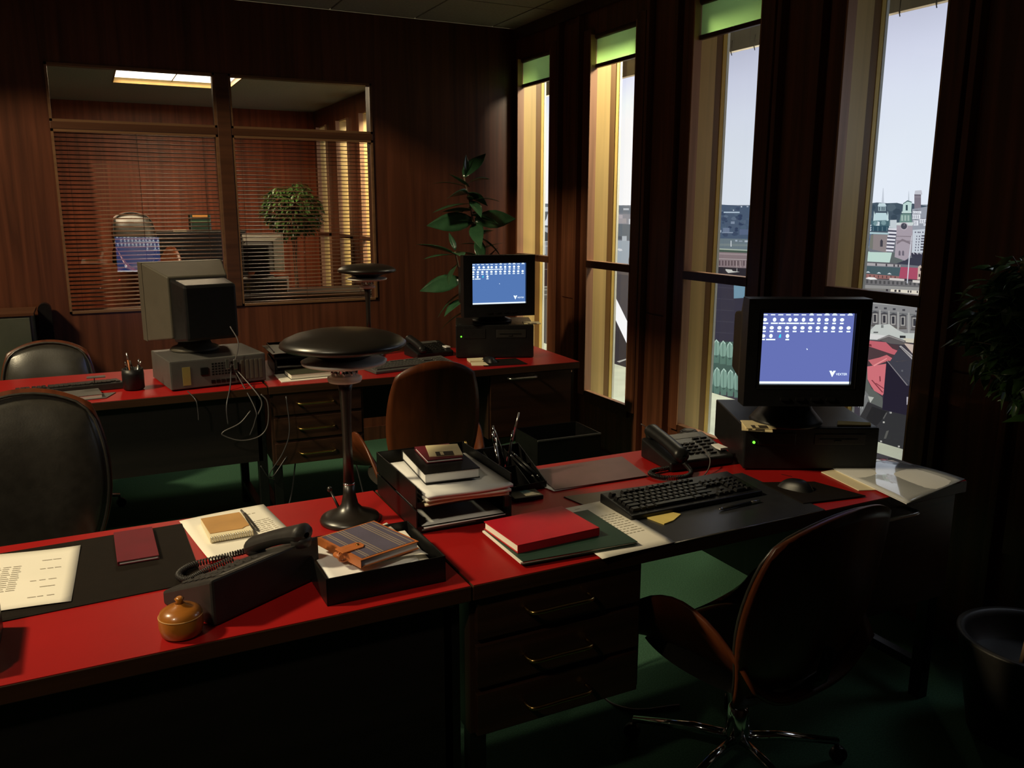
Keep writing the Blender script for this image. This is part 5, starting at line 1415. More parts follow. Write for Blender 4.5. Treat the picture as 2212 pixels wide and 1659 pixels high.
def book(name, label, cat, c, w, d, h, rz, cover, pages=M_paper, z=ZD, spine='left'):
    t = thing(name, label, cat, (c[0], c[1], z), rz)
    k = 0.0022
    MB().box(-w/2, -d/2, 0, w/2, d/2, k).box(-w/2, -d/2, h-k, w/2, d/2, h).build('cover', cover, t, bevel=0.0008)
    if spine == 'far': MB().box(-w/2, d/2-k, k, w/2, d/2, h-k).build('spine', cover, t)
    elif spine == 'near': MB().box(-w/2, -d/2, k, w/2, -d/2+k, h-k).build('spine', cover, t)
    elif spine == 'left': MB().box(-w/2, -d/2, k, -w/2+k, d/2, h-k).build('spine', cover, t)
    else: MB().box(w/2-k, -d/2, k, w/2, d/2, h-k).build('spine', cover, t)
    g = 0.003
    MB().box(-w/2+g, -d/2+g, k, w/2-g, d/2-g, h-k).build('page_block', pages, t)
    return t
book('notebook', 'thin maroon notebook lying on the matt black mat', 'notebook', (0.042, 2.094), 0.088, 0.198, 0.010, math.radians(0.5), M_maroon, M_paperw, ZD+0.0026, 'left')
# wooden turned piece
wt = thing('wooden_stamp', 'honey-coloured turned wooden stamp under the telephone corner', 'stamp', (0.098, 1.605, ZD))
MB().lathe([(0.030, 0.0), (0.037, 0.005), (0.0405, 0.020), (0.0405, 0.038), (0.037, 0.049), (0.026, 0.056), (0.012, 0.060), (0.0085, 0.064)], 40).build('body', M_wood, wt)
MB().lathe([(0.0085, 0.064), (0.006, 0.068), (0.009, 0.073), (0.004, 0.077)], 20).build('neck_knob', M_wood, wt)
MB().lathe([(0.0403, 0.0395), (0.0409, 0.0405), (0.0400, 0.0415)], 40).build('groove_ring', M_brown, wt)
# thing at the left edge
le = thing('letter_file', 'black file box with a pale end cut by the left picture edge', 'box', (-0.285, 1.690, ZD))
b = MB(); b.box(-0.075, -0.095, 0, 0.075, 0.095, 0.004).box(-0.075, -0.095, 0, -0.071, 0.095, 0.055).box(0.071, -0.095, 0, 0.075, 0.095, 0.055).box(-0.075, 0.091, 0, 0.075, 0.095, 0.055)
b.build('box', M_black, le, bevel=0.001)
MB().box(-0.073, -0.100, 0.012, 0.078, -0.093, 0.040).build('pale_end', M_shade, le, bevel=0.003)
MB().tube([(0.073, -0.09, 0.056), (0.073, 0.09, 0.056)], 0.002, 6).build('rim_wire', M_alu, le)

def tray(parent, w, d, h, z, frontlow=True):
    b = MB(); t = 0.0035
    b.box(-w/2, -d/2, z, w/2, d/2, z+t).box(-w/2, -d/2, z, -w/2+t, d/2, z+h).box(w/2-t, -d/2, z, w/2, d/2, z+h).box(-w/2, d/2-t, z, w/2, d/2, z+h)
    b.box(-w/2, -d/2, z, w/2, -d/2+t, z+(h*0.28 if frontlow else h))
    return b.build('tray', M_black, parent, bevel=0.001)
ta = thing('letter_tray', 'single black letter tray holding papers and the plaid organiser', 'letter tray', (0.505, 1.712, ZD), math.radians(0.5))
tray(ta, 0.262, 0.236, 0.060, 0.0, False)
sheet('paper_sheet', 'white papers filling the single black letter tray', 'paper', [(0.383, 1.602), (0.585, 1.612), (0.590, 1.818), (0.378, 1.822)], ZD+0.044, M_paperw, 0.006)
sheet('paper_sheet', 'cream sheet fanned out at the right of the single tray', 'paper', [(0.475, 1.660), (0.608, 1.625), (0.588, 1.850), (0.500, 1.838)], ZD+0.052, M_paper, 0.008)
ob = MB().prism([(-0.125, -0.112), (0.10, -0.112), (0.11, 0.105), (-0.125, 0.105)], 0, 0.038).build('paper_stack', M_paper, bevel=0.001); ob.location = (0.512, 1.712, ZD+0.0045)
tag(ob, 'thick stack of paper at the bottom of the single tray', 'paper')
pl = thing('plaid_organiser', 'plaid cloth organiser with tan leather strap in the single tray', 'organiser', (0.500, 1.712, ZD+0.062), math.radians(17))
Wp, Dp = 0.150, 0.172
MB().box(-Wp/2+0.003, -Dp/2+0.004, 0.002, Wp/2-0.002, Dp/2-0.003, 0.016).build('pages', M_paperw, pl)
for z in (0.0, 0.016):
    MB().box(-Wp/2, -Dp/2, z, Wp/2, Dp/2, z+0.0025).build('leather_edge', M_tan, pl, bevel=0.001)
MB().box(-Wp/2-0.001, -Dp/2, 0.0, -Wp/2+0.001, Dp/2, 0.0185).build('spine', M_tan, pl)
MB().box(-Wp/2+0.006, -Dp/2+0.006, 0.0186, Wp/2-0.006, Dp/2-0.006, 0.0192).build('plaid_panel', M_plaid, pl)
for x in (-0.058, -0.052, -0.030, -0.023, -0.016, 0.030, 0.037, 0.044, 0.060): MB().box(x, -Dp/2+0.006, 0.0192, x+0.0024, Dp/2-0.006, 0.0195).build('plaid_stripe', M_plaidl, pl)
MB().tube(bez([(-0.03, -0.012, 0.0205), (-Wp/2-0.006, -0.02, 0.020), (-Wp/2-0.017, -0.025, 0.010), (-Wp/2-0.008, -0.028, 0.0), (-0.04, -0.030, 0.001)], 8), 0.0022, 6).build('strap_edge', M_tan, pl)
MB().prism([(-Wp/2-0.012, -0.036), (-0.036, -0.036), (-0.028, -0.028), (-0.028, -0.012), (-0.036, -0.004), (-Wp/2-0.012, -0.004)], 0.0196, 0.0225).build('strap', M_tan, pl, bevel=0.001)
MB().lathe([(0.0045, 0.0225), (0.0035, 0.0245)], 14, Matrix.Translation((-0.040, -0.020, 0))).build('snap', M_brass, pl)
MB().lathe([(0.006, -0.012), (0.006, 0.012)], 12, Matrix.Translation((-Wp/2-0.014, -0.020, 0.011)) @ Matrix.Rotation(PI/2, 4, 'X')).build('strap_fold', M_tan, pl)
cd = thing('place_card', 'small folded black card with white inside beyond the telephone', 'card', (0.372, 1.880, ZD+0.0005), math.radians(75))
MB().add([(-0.03, 0.0, 0.052), (0.03, 0.0, 0.052), (0.03, -0.022, 0), (-0.03, -0.022, 0)], [(0, 1, 2, 3)]).build('back', M_black, cd)
MB().add([(-0.03, 0.0, 0.052), (0.03, 0.0, 0.052), (0.03, 0.022, 0), (-0.03, 0.022, 0)], [(3, 2, 1, 0)]).build('front', M_paper, cd)

tt = thing('letter_tray', 'two-tier black letter tray stacked with books and papers', 'letter tray', (0.806, 2.040, ZD), math.radians(-1))
tray(tt, 0.262, 0.335, 0.058, 0.004); tray(tt, 0.262, 0.335, 0.058, 0.068)
for x in (-0.125, 0.125):
    for y in (-0.14, 0.14): MB().box(x-0.004, y-0.006, 0.0, x+0.004, y+0.006, 0.07).build('post', M_chrome if x > 0 and y < 0 else M_black, tt)
o = MB().grid(lambda u, v: (-0.120+0.235*u, -0.163+0.31*v, 0.004*math.sin(3*u)*v+0.002), 8, 8, 0.003).build('paper_sheet', M_greyp, loc=(0.806, 2.035, ZD+0.0105)); tag(o, 'grey papers in the lower tier of the double tray', 'paper')
o = MB().grid(lambda u, v: (-0.115+0.225*u, -0.163+0.30*v, 0.004*math.sin(3*u)*v+0.002), 8, 8, 0.003).build('cover_sheet', M_paperw, loc=(0.806, 2.033, ZD+0.0155)); tag(o, 'thin grey folder on the papers of the lower tier', 'folder')
for k, (m_, w_, off) in enumerate(((M_cream, 0.228, 0.0), (M_paper, 0.232, -0.006), (M_paperw, 0.236, -0.010))):
    o = MB().grid(lambda u, v: (-w_/2+w_*u, -0.172+off+0.31*v, 0.003*math.sin(4*u+k)*(1-v)+0.0), 10, 8, -0.007).build('paper_stack', m_, loc=(0.812, 2.035, ZD+0.0735+0.0112*k), rz=math.radians(-1.5+0.8*k))
    tag(o, ['cream papers lowest in the upper tier of the double tray', 'pale papers in the middle of the upper tier stack', 'curling white papers topmost in the upper tier, under the black book'][k], 'paper')
book('hardback_book', 'thick black hardback with white page edge on top of the double tray', 'book', (0.803, 2.045), 0.150, 0.235, 0.027, math.radians(-5), M_black, M_paperw, ZD+0.108, 'far')
book('notebook', 'thin maroon notebook on the black hardback, under the floppy disk', 'notebook', (0.812, 2.075), 0.100, 0.135, 0.010, math.radians(-6), M_maroon, M_paperw, ZD+0.1355, 'far')
def floppy(label, loc, rz, tilt=0.0):
    t = thing('floppy_disk', label, 'floppy disk', loc, rz); t.rotation_euler = (tilt, 0, rz)
    MB().box(-0.045, -0.047, 0, 0.045, 0.047, 0.0034).build('shell', M_floppy, t, bevel=0.0008)
    MB().box(-0.026, -0.047, -0.0003, 0.022, -0.015, 0.0039).build('shutter', M_dark, t)
    MB().box(-0.014, -0.044, 0.0039, -0.005, -0.018, 0.0042).build('shutter_window', M_floppy, t)
    return t
floppy('cream floppy disk on the maroon notebook above the double tray', (0.826, 2.070, ZD+0.1465), math.radians(-14), math.radians(2))
floppy('cream floppy disk lying on the left front of the big black computer', (1.792, 1.905, ZD+0.1385), ang_b+math.radians(-14))
floppy('second floppy disk tucked under the other on the big black computer', (1.806, 1.915, ZD+0.1428), ang_b+math.radians(-4))
floppy('pale floppy disk on the right corner of the rear black computer', (2.135, 4.035, ZD+0.1815), math.radians(-20))
# pen stand
og = thing('pen_stand', 'black slanted pen stand between the double tray and plum folder', 'pen holder', (1.035, 2.125, ZD), math.radians(4))
def wedge(x0, x1, y0, y1, z0, za, zb, t=0.0025):
    b = MB(); b.box(x0, y0, 0, x1, y1, z0)
    for x in (x0, x1-t): b.add([(x, y0, 0), (x+t, y0, 0), (x+t, y1, 0), (x, y1, 0), (x, y0, za), (x+t, y0, za), (x+t, y1, zb), (x, y1, zb)], [(0, 3, 2, 1), (4, 5, 6, 7), (0, 1, 5, 4), (1, 2, 6, 5), (2, 3, 7, 6), (3, 0, 4, 7)])
    b.box(x0, y0, 0, x1, y0+t, za).box(x0, y1-t, 0, x1, y1, zb); return b
wedge(-0.095, 0.095, -0.085, 0.075, 0.003, 0.022, 0.098).build('stand', M_black, og)
for x in (-0.03, 0.04): MB().add([(x, -0.083, 0.003), (x+0.002, -0.083, 0.003), (x+0.002, 0.074, 0.003), (x, 0.074, 0.003), (x, -0.083, 0.020), (x+0.002, -0.083, 0.020), (x+0.002, 0.074, 0.092), (x, 0.074, 0.092)], [(0, 3, 2, 1), (4, 5, 6, 7), (0, 1, 5, 4), (1, 2, 6, 5), (2, 3, 7, 6), (3, 0, 4, 7)]).build('divider', M_black, og)
MB().box(-0.03, 0.0, 0.003, 0.094, 0.002, 0.055).build('divider', M_black, og)
ox, oy = 1.035, 2.125
PE = [('chrome ballpoint standing leftmost in the pen stand', (ox+0.000, oy+0.010, ZD+0.005), (ox-0.010, oy+0.055, ZD+0.150), 0.0045, M_chrome, M_chrome),
      ('silver pen behind the chrome ballpoint in the pen stand', (ox+0.006, oy+0.020, ZD+0.005), (ox-0.002, oy+0.070, ZD+0.165), 0.004, M_alu, M_chrome),
      ('black pen leaning left among the pens of the stand', (ox+0.036, oy+0.015, ZD+0.005), (ox+0.004, oy+0.072, ZD+0.150), 0.0035, M_black, M_alu),
      ('black pen with silver end leaning right in the pen stand', (ox+0.012, oy+0.012, ZD+0.005), (ox+0.060, oy+0.060, ZD+0.145), 0.0042, M_black, M_chrome),
      ('longest thin pencil sticking up right from the pen stand', (ox+0.010, oy+0.030, ZD+0.005), (ox+0.096, oy+0.090, ZD+0.190), 0.0032, M_maroon, M_alu),
      ('pen lying on the slope of the pen stand, nearer the edge', (ox+0.086, oy-0.060, ZD+0.030), (ox+0.048, oy+0.050, ZD+0.085), 0.0038, M_black, M_chrome),
      ('pen lying on the slope of the pen stand, farther in', (ox+0.072, oy-0.055, ZD+0.030), (ox+0.036, oy+0.050, ZD+0.083), 0.0038, M_black, M_alu),
      ('pen with brass end leaning left out of the pen stand', (ox-0.060, oy+0.030, ZD+0.005), (ox-0.088, oy+0.080, ZD+0.125), 0.004, M_black, M_brass)]
for lb, a, b_, r, m1, m2 in PE: pen(lb, a, b_, r, m1, m2, group='pens in the black pen stand')
tb = thing('calculator', 'small black calculator with a teal glass face beside the pen stand', 'calculator', (1.045, 2.000, ZD+0.0005), math.radians(-4))
MB().box(-0.048, -0.030, 0, 0.040, 0.030, 0.012).build('body', M_black, tb, bevel=0.002)
MB().add([(-0.010, -0.020, 0.0123), (0.036, -0.022, 0.0123), (0.010, 0.026, 0.0123), (-0.012, 0.02, 0.0123)], [(0, 1, 2, 3)]).build('glass_face', M_lblue, tb)
# folders, books, sheets on the right desk
pf = thing('folder', 'plum folder with a pale sheet poking out, behind the black mat', 'folder', (1.31, 2.10, ZD))
MB().prism([(-0.168, -0.092), (0.149, -0.100), (0.19, 0.100), (-0.140, 0.102)], 0.004, 0.0065).build('cover', M_purple, pf, bevel=0.0006)
MB().prism([(-0.166, -0.090), (0.147, -0.098), (0.186, 0.098), (-0.138, 0.100)], 0.0, 0.002).build('back_cover', M_purple, pf)
MB().prism([(-0.186, -0.030), (-0.178, -0.062), (-0.172, -0.094), (0.10, -0.09), (0.12, 0.09), (-0.155, 0.092)], 0.002, 0.004).build('sheet', M_paperw, pf)
sheet('paper_sheet', 'typed white sheet hanging over the desk edge under the green folder', 'paper', [(1.000, 1.534), (1.217, 1.545), (1.215, 1.865), (1.008, 1.868)], ZD+0.0036, M_paper, 0.003,
      [(0.62, 0.90, 0.30+0.045*i, 5) for i in range(10)]+[(0.3, 0.42, 0.9, 2), (0.5, 0.6, 0.93, 1)])
gf = thing('folder', 'dark green folder with papers under the red book', 'folder', (0.967, 1.688, ZD+0.0082))
MB().prism([(-0.148, -0.106), (0.152, -0.124), (0.159, 0.115), (-0.146, 0.110)], 0.0065, 0.0085).build('cover', M_greenf, gf, bevel=0.0006)
MB().prism([(-0.148, -0.106), (0.152, -0.124), (0.159, 0.115), (-0.146, 0.110)], 0.0, 0.002).build('back_cover', M_greenf, gf)
MB().prism([(-0.153, -0.104), (0.150, -0.120), (0.155, 0.110), (-0.151, 0.108)], 0.0022, 0.0062).build('papers', M_paper, gf)
book('hardback_book', 'bright red hardback lying on the dark green folder', 'book', (0.938, 1.716), 0.228, 0.172, 0.021, math.radians(2.5), M_redbook, M_paper, ZD+0.0170, 'near')
sn = slab_poly('sticky_note', 'curled yellow sticky note on the mat by the keyboard corner', 'note', [(1.242, 1.742), (1.262, 1.652), (1.300, 1.662), (1.345, 1.690), (1.312, 1.752)], ZD+0.0034, 0.003, M_yellow, 0.0)
slab_poly('sticky_note', 'yellow sticky note on the right front of the big computer', 'note', [(2.035, 1.815), (2.125, 1.765), (2.150, 1.790), (2.075, 1.850)], ZD+0.1378, 0.004, M_yellow, 0.0)
slab_poly('folder', 'cream folder under the clear sleeve at the desk corner', 'folder', [(1.93, 1.625), (2.10, 1.56), (2.24, 1.74), (2.20, 1.80), (1.965, 1.800)], ZD+0.0004, 0.003, M_cream)
cs = thing('clear_sleeve', 'glossy clear sleeve of white papers at the front desk corner', 'plastic sleeve', (2.115, 1.645, ZD+0.004))
MB().prism([(-0.165, -0.165), (0.165, -0.095), (0.155, 0.150), (-0.100, 0.150)], 0, 0.004).build('papers', M_paperw, cs)
MB().grid(lambda u, v: Vector((-0.168, -0.168, 0.0045)).lerp(Vector((0.170, -0.098, 0.0045)), u).lerp(Vector((-0.103, 0.153, 0.0045)).lerp(Vector((0.158, 0.153, 0.0045)), u), v)+Vector((0, 0, 0.004*math.sin(7*u)*math.sin(5*v))), 12, 12, 0.0003).build('sleeve', M_gloss, cs)
slab_poly('paper_sheet', 'white sheet behind the clear sleeve against the big computer', 'paper', [(2.10, 1.735), (2.20, 1.72), (2.27, 1.80), (2.17, 1.865)], ZD+0.0034, 0.002, M_paperw)
# ---- rear desk items
cp = thing('pencil_cup', 'black pencil cup left of the beige computer', 'pencil cup', (0.135, 4.045, ZD))
MB().lathe([(0.036, 0.0), (0.045, 0.008), (0.046, 0.07), (0.044, 0.095), (0.040, 0.095), (0.040, 0.01)], 30).build('cup', M_blackp, cp)
for lb, a, b_, m1, m2 in (('tall pencil with a bright tip in the pencil cup', (0.13, 4.04, ZD+0.02), (0.118, 4.06, ZD+0.165), M_tan, M_alu),
                          ('short dark pen at the left of the pencil cup', (0.125, 4.05, ZD+0.02), (0.108, 4.03, ZD+0.130), M_black, M_chrome),
                          ('dark pen leaning in the middle of the pencil cup', (0.15, 4.05, ZD+0.02), (0.128, 4.02, ZD+0.135), M_black, M_greyp),
                          ('silver pen at the right of the pencil cup', (0.145, 4.04, ZD+0.02), (0.165, 4.05, ZD+0.135), M_alu, M_chrome),
                          ('second silver pen crossing at the right of the pencil cup', (0.140, 4.05, ZD+0.02), (0.172, 4.03, ZD+0.128), M_black, M_alu)):
    pen(lb, a, b_, 0.0035, m1, m2, group='pens in the pencil cup')
book('stack_book', 'flat grey book on the rear left desk near its front edge', 'book', (-0.10, 3.965), 0.20, 0.14, 0.020, math.radians(6), M_pcgrey, M_paper, ZD, 'far')
slab_poly('paper_sheet', 'grey paper stack under the flat grey book on the rear left desk', 'paper', [(-0.24, 3.88), (0.02, 3.90), (0.06, 4.0), (-0.22, 4.02)], ZD+0.0002, 0.004, M_pcgrey)
tt2 = thing('telephone', 'black telephone at the left end of the rear left desk', 'telephone', (-0.50, 3.98, ZD), math.radians(20))
MB().add([(-0.1, -0.09, 0), (0.1, -0.09, 0), (0.1, 0.09, 0), (-0.1, 0.09, 0), (-0.1, -0.09, 0.05), (0.1, -0.09, 0.05), (0.1, 0.09, 0.03), (-0.1, 0.09, 0.03)], [(0, 3, 2, 1), (4, 5, 6, 7), (0, 1, 5, 4), (1, 2, 6, 5), (2, 3, 7, 6), (3, 0, 4, 7)]).build('base', M_blackp, tt2, bevel=0.006)
MB().tube(bez([(-0.08, -0.09, 0.060), (-0.075, -0.03, 0.085), (-0.07, 0.03, 0.082), (-0.065, 0.09, 0.050)], 6), 0.02, 12).build('handset', M_blackp, tt2)
stn = thing('small_stand', 'small grey wire stand right of the rear keyboard', 'stand', (-0.02, 4.10, ZD))
MB().box(-0.03, -0.02, 0.058, 0.045, 0.02, 0.062).box(-0.002, -0.002, 0, 0.002, 0.002, 0.058).box(-0.02, -0.015, 0, 0.02, 0.015, 0.003).build('frame', M_greyp, stn)
tr = thing('letter_tray', 'black letter tray of papers on the rear right desk beside the beige computer', 'letter tray', (0.905, 4.245, ZD), math.radians(-4))
tray(tr, 0.26, 0.30, 0.055, 0.004); tray(tr, 0.26, 0.30, 0.04, 0.075)
for x in (-0.12, 0.12):
    for y in (-0.13, 0.13): MB().box(x-0.004, y-0.006, 0.0, x+0.004, y+0.006, 0.08).build('post', M_black, tr)
o = MB().grid(lambda u, v: (-0.125+0.23*u, -0.16+0.27*v, 0.012*math.sin(3*u+1)), 8, 6, -0.003).build('paper_stack', M_paper, loc=(0.88, 4.245, ZD+0.095)); tag(o, 'curled white papers on top of the rear letter tray', 'paper')
book('hardback_book', 'dark green book with pale pages before the rear letter tray', 'book', (0.905, 3.995), 0.205, 0.135, 0.024, math.radians(1), mat('olive_cloth', (0.05, 0.052, 0.03), 0.6), M_paper, ZD+0.006, 'far')
slab_poly('paper_sheet', 'cream papers under the dark green book on the rear right desk', 'paper', [(0.755, 3.90), (1.02, 3.91), (1.02, 4.04), (0.760, 4.10)], ZD+0.0004, 0.005, M_paper)
slab_poly('notebook', 'cream notebook with a dark mark beside the rear mouse', 'notebook', [(1.745, 3.985), (1.83, 3.965), (1.845, 4.045), (1.76, 4.06)], ZD+0.0005, 0.012, M_cream)
slab_poly('paper_sheet', 'cream slips hanging at the front edge by the rear mouse', 'paper', [(1.72, 3.905), (1.80, 3.87), (1.82, 3.965), (1.745, 3.975)], ZD+0.0005, 0.004, M_cream)
# waste bin
wb_ = thing('waste_bin', 'square black waste bin on the carpet before the rear right cabinet', 'waste bin', (1.985, 3.47, 0), math.radians(-2))
a, b, h, t_ = 0.17, 0.125, 0.47, 0.004
for (x0, x1, y0, y1) in ((-a, a, -b, -b+t_), (-a, a, b-t_, b), (-a, -a+t_, -b, b), (a-t_, a, -b, b)): MB().box(x0, y0, 0, x1, y1, h).build('side', M_black, wb_)
MB().box(-a, -b, 0, a, b, t_).build('bottom', M_black, wb_)
MB().box(-a-0.001, -b-0.002, h-0.006, a+0.001, -b+t_, h+0.001).build('rim', M_greyp, wb_)
# things by the back wall at far left
gc = thing('metal_cabinet', 'low dark grey-green metal cabinet against the back wall at far left', 'cabinet', (-0.83, 5.11, 0))
MB().box(-0.46, -0.10, 0.0, 0.545, 0.20, 0.985).build('carcass', mat('grey_green_steel', (0.062, 0.070, 0.052), 0.5), gc, bevel=0.004)
MB().box(-0.47, -0.11, 0.985, 0.555, 0.21, 0.998).build('top', M_frame, gc)
for (x0, x1) in ((-0.45, 0.045), (0.050, 0.535)):
    d = MB().box(x0, -0.110, 0.03, x1, -0.10, 0.975).build('door', mat('grey_green_steel', (0.062, 0.070, 0.052), 0.5), gc, bevel=0.002)
    MB().tube([((x0+x1)/2+0.18, -0.125, 0.5), ((x0+x1)/2+0.18, -0.125, 0.62)], 0.005, 8).build('handle', M_alu, d)
bf = thing('black_portfolio', 'narrow black portfolio with rounded top leaning on the back wall', 'portfolio', (-0.235, 5.27, 0))
MB().prism([(-0.034, 0)]+[(-0.034+0.002, 0.97)]+[(0.0-0.033*math.cos(PI*k/8), 0.985+0.035*math.sin(PI*k/8)) for k in range(9)]+[(0.034, 0)], -0.05, 0.02, Matrix.Rotation(PI/2, 4, 'X')).build('case', M_black, bf)
# ================================================================== PLANTS
def leaf_mesh(name, L, W, m, droop=0.25, fold=0.18, nu=5, nv=6):
    def f(u, v):
        a = 2*u-1; wv = W/2*math.sin(PI*min(1, 0.04+0.96*v)**0.85)
        return Vector((a*wv, L*v, fold*abs(a)*wv - droop*L*v*v))
    return MB().grid(f, nu, nv, 0.0004).mesh(name, m)
rp = thing('rubber_plant', 'tall leggy rubber plant in the corner behind the small monitor', 'plant', (2.22, 4.93, 0))
MB().lathe([(0.11, 0), (0.135, 0.26), (0.142, 0.27), (0.142, 0.29), (0.128, 0.29), (0.125, 0.25)], 32).build('pot', M_black, rp)
MB().lathe([(0.0, 0.245), (0.125, 0.25)], 24).build('soil', M_soil, rp)
st = bez([(0.0, 0, 0.24), (0.02, 0.01, 0.7), (0.0, -0.01, 1.10), (-0.02, 0, 1.35), (-0.05, 0.0, 1.55), (-0.09, 0.0, 1.72)], 8)
MB().tube(st, [0.011-0.006*i/(len(st)-1) for i in range(len(st))], 8).build('stem', M_stem, rp)
s2 = bez([(0.01, -0.02, 0.55), (-0.08, -0.05, 0.85), (-0.15, -0.08, 1.10), (-0.19, -0.08, 1.27)], 8)
MB().tube(s2, 0.006, 8).build('branch', M_stem, rp)
LM = [leaf_mesh('leaf', 0.20, 0.085, M_green_leaf), leaf_mesh('leaf', 0.24, 0.10, M_green_leaf, 0.12), leaf_mesh('leaf', 0.14, 0.05, M_green_leaf, 0.05)]
def leaf(p, az, el, roll_, k, par, s=1.0):
    share('leaf', LM[k], par, p, (math.radians(el), math.radians(roll_), math.radians(az)), (s, s, s))
LV = [((-0.06, -0.01, 1.66), 100, 30, 0, 2, 1.1), ((-0.08, 0, 1.72), 20, 75, 20, 2, 1.0), ((-0.09, 0, 1.72), -55, 42, 10, 1, 1.0), ((-0.07, 0, 1.68), -80, 25, -20, 0, 0.8),
      ((-0.08, 0, 1.66), 60, 20, 0, 0, 0.9), ((-0.07, 0, 1.62), 120, 5, 30, 0, 1.0), ((-0.05, 0, 1.56), 95, -5, 0, 1, 1.0), ((-0.05, 0, 1.58), -90, 12, 0, 0, 0.9),
      ((-0.05, -0.01, 1.58), 180, -20, 0, 0, 0.8), ((-0.04, 0, 1.52), 75, 0, 25, 2, 1.2), ((-0.03, 0, 1.50), -60, 8, 0, 1, 0.8), ((-0.03, 0, 1.46), 100, -20, -75, 1, 1.1),
      ((-0.02, 0, 1.44), 150, -30, 20, 0, 1.0), ((-0.02, 0, 1.46), -85, 14, 80, 1, 1.05), ((-0.01, 0, 1.36), -100, -25, 0, 0, 0.9), ((0.0, 0, 1.34), 170, -45, 0, 0, 0.8),
      ((-0.01, -0.01, 1.20), -130, 10, 0, 0, 1.0), ((0.0, -0.01, 1.18), -70, 25, 0, 0, 1.0), ((0.0, -0.01, 1.15), -100, 50, 0, 2, 1.2), ((0, 0, 1.12), 150, 15, 0, 0, 1.0),
      ((-0.18, -0.08, 1.25), 70, 22, 15, 1, 0.95), ((-0.18, -0.08, 1.25), 95, 2, 0, 1, 0.85), ((-0.19, -0.08, 1.26), 170, 10, 0, 0, 0.9), ((-0.19, -0.08, 1.27), -70, -8, 0, 1, 0.9),
      ((-0.19, -0.08, 1.28), 10, 60, 0, 2, 0.8), ((-0.17, -0.08, 1.20), 110, -30, 30, 0, 0.9), ((-0.15, -0.08, 1.10), 100, -25, -60, 1, 1.0), ((-0.13, -0.07, 1.02), 70, -30, 0, 0, 1.0),
      ((-0.12, -0.07, 0.98), 110, -15, 0, 0, 0.9), ((-0.08, -0.05, 0.90), 60, -20, 0, 0, 1.0), ((-0.06, -0.04, 0.82), 130, -10, 0, 0, 1.0)]
for (p, az, el, ro, k, s) in LV: leaf(p, az, el, ro, k, rp, s*1.12)
for i in range(16):
    z = 0.95+0.045*i; leaf((0.0-0.09*max(0, (z-1.3)/0.4), -0.01, z), 40+137*i, rnd.uniform(-25, 30), rnd.uniform(-30, 30), i % 3, rp, 0.85)

FL = [leaf_mesh('leaf', 0.068, 0.027, M_ficus, 0.25, 0.25, 2, 3), leaf_mesh('leaf', 0.078, 0.031, M_ficus, 0.4, 0.2, 2, 3), leaf_mesh('leaf', 0.056, 0.022, M_ficus, 0.1, 0.3, 2, 3)]
def ficus(label, loc, trunk_h, cr, cz, n, as_parts, pot_r, pot_h, seed, pot_m=None):
    R = random.Random(seed); t = thing('potted_ficus', label, 'plant', loc)
    MB().lathe([(pot_r*0.72, 0), (pot_r*0.97, pot_h*0.92), (pot_r, pot_h-0.006), (pot_r, pot_h), (pot_r*0.90, pot_h), (pot_r*0.87, pot_h-0.02), (pot_r*0.80, pot_h*0.72)], 56).build('pot', M_darkp if pot_m is None else pot_m, t)
    MB().lathe([(0.0, pot_h*0.70), (pot_r*0.81, pot_h*0.705)], 32).build('soil', M_soil, t)
    for k in range(3):
        a = 2.1*k; q = bez([(0.02*math.cos(a), 0.02*math.sin(a), pot_h*0.7), (0.015*math.cos(a+2), 0.015*math.sin(a+2), trunk_h*0.6), (0.02*math.cos(a+4), 0.02*math.sin(a+4), cz-cr*0.5), (0.10*math.cos(a), 0.10*math.sin(a), cz+cr*0.3)], 6)
        MB().tube(q, [0.009-0.005*i/(len(q)-1) for i in range(len(q))], 6).build('trunk', M_stem, t)
    tw = MB(); lf = MB()
    for i in range(n):
        while True:
            d = Vector((R.uniform(-1, 1), R.uniform(-1, 1), R.uniform(-1, 1)))
            if 0.05 < d.length < 1: break
        rr = d.length**0.45; dn = d.normalized(); p = Vector((dn.x*cr*rr, dn.y*cr*rr, cz+dn.z*cr*0.92*rr))
        p *= 1.0; p.z += 0.03*math.sin(7*dn.x)
        az = math.atan2(dn.y, dn.x)-PI/2+R.uniform(-0.9, 0.9); el = R.uniform(-0.9, 0.35)
        k = R.randrange(3); s = R.uniform(0.8, 1.25)
        if as_parts: share('leaf', FL[k], t, p, (el, R.uniform(-0.7, 0.7), az), (s, s, s))
        else:
            m4 = Matrix.Translation(p) @ Matrix.Rotation(az, 4, 'Z') @ Matrix.Rotation(el, 4, 'X') @ Matrix.Scale(s, 4)
            me = FL[k]; lf.add([v.co for v in me.vertices], [tuple(q.vertices) for q in me.polygons], m4)
        if i % 4 == 0: tw.tube([p, p*0.75+Vector((0, 0, cz*0.25-0.02)), Vector((p.x*0.25, p.y*0.25, cz-cr*0.3+0.3*(p.z-cz)))], 0.0016, 4)
    tw.build('twigs', M_stem, t)['kind'] = 'stuff'
    if not as_parts: lf.build('foliage', M_ficus, t)['kind'] = 'stuff'
    return t, FL
tf_, _ = ficus('bushy potted ficus at the right picture edge in a wide dark pot', (2.375, 1.34, 0), 1.0, 0.265, 1.22, 290, True, 0.20, 0.31, 5)
R5 = random.Random(99); dense = MB()
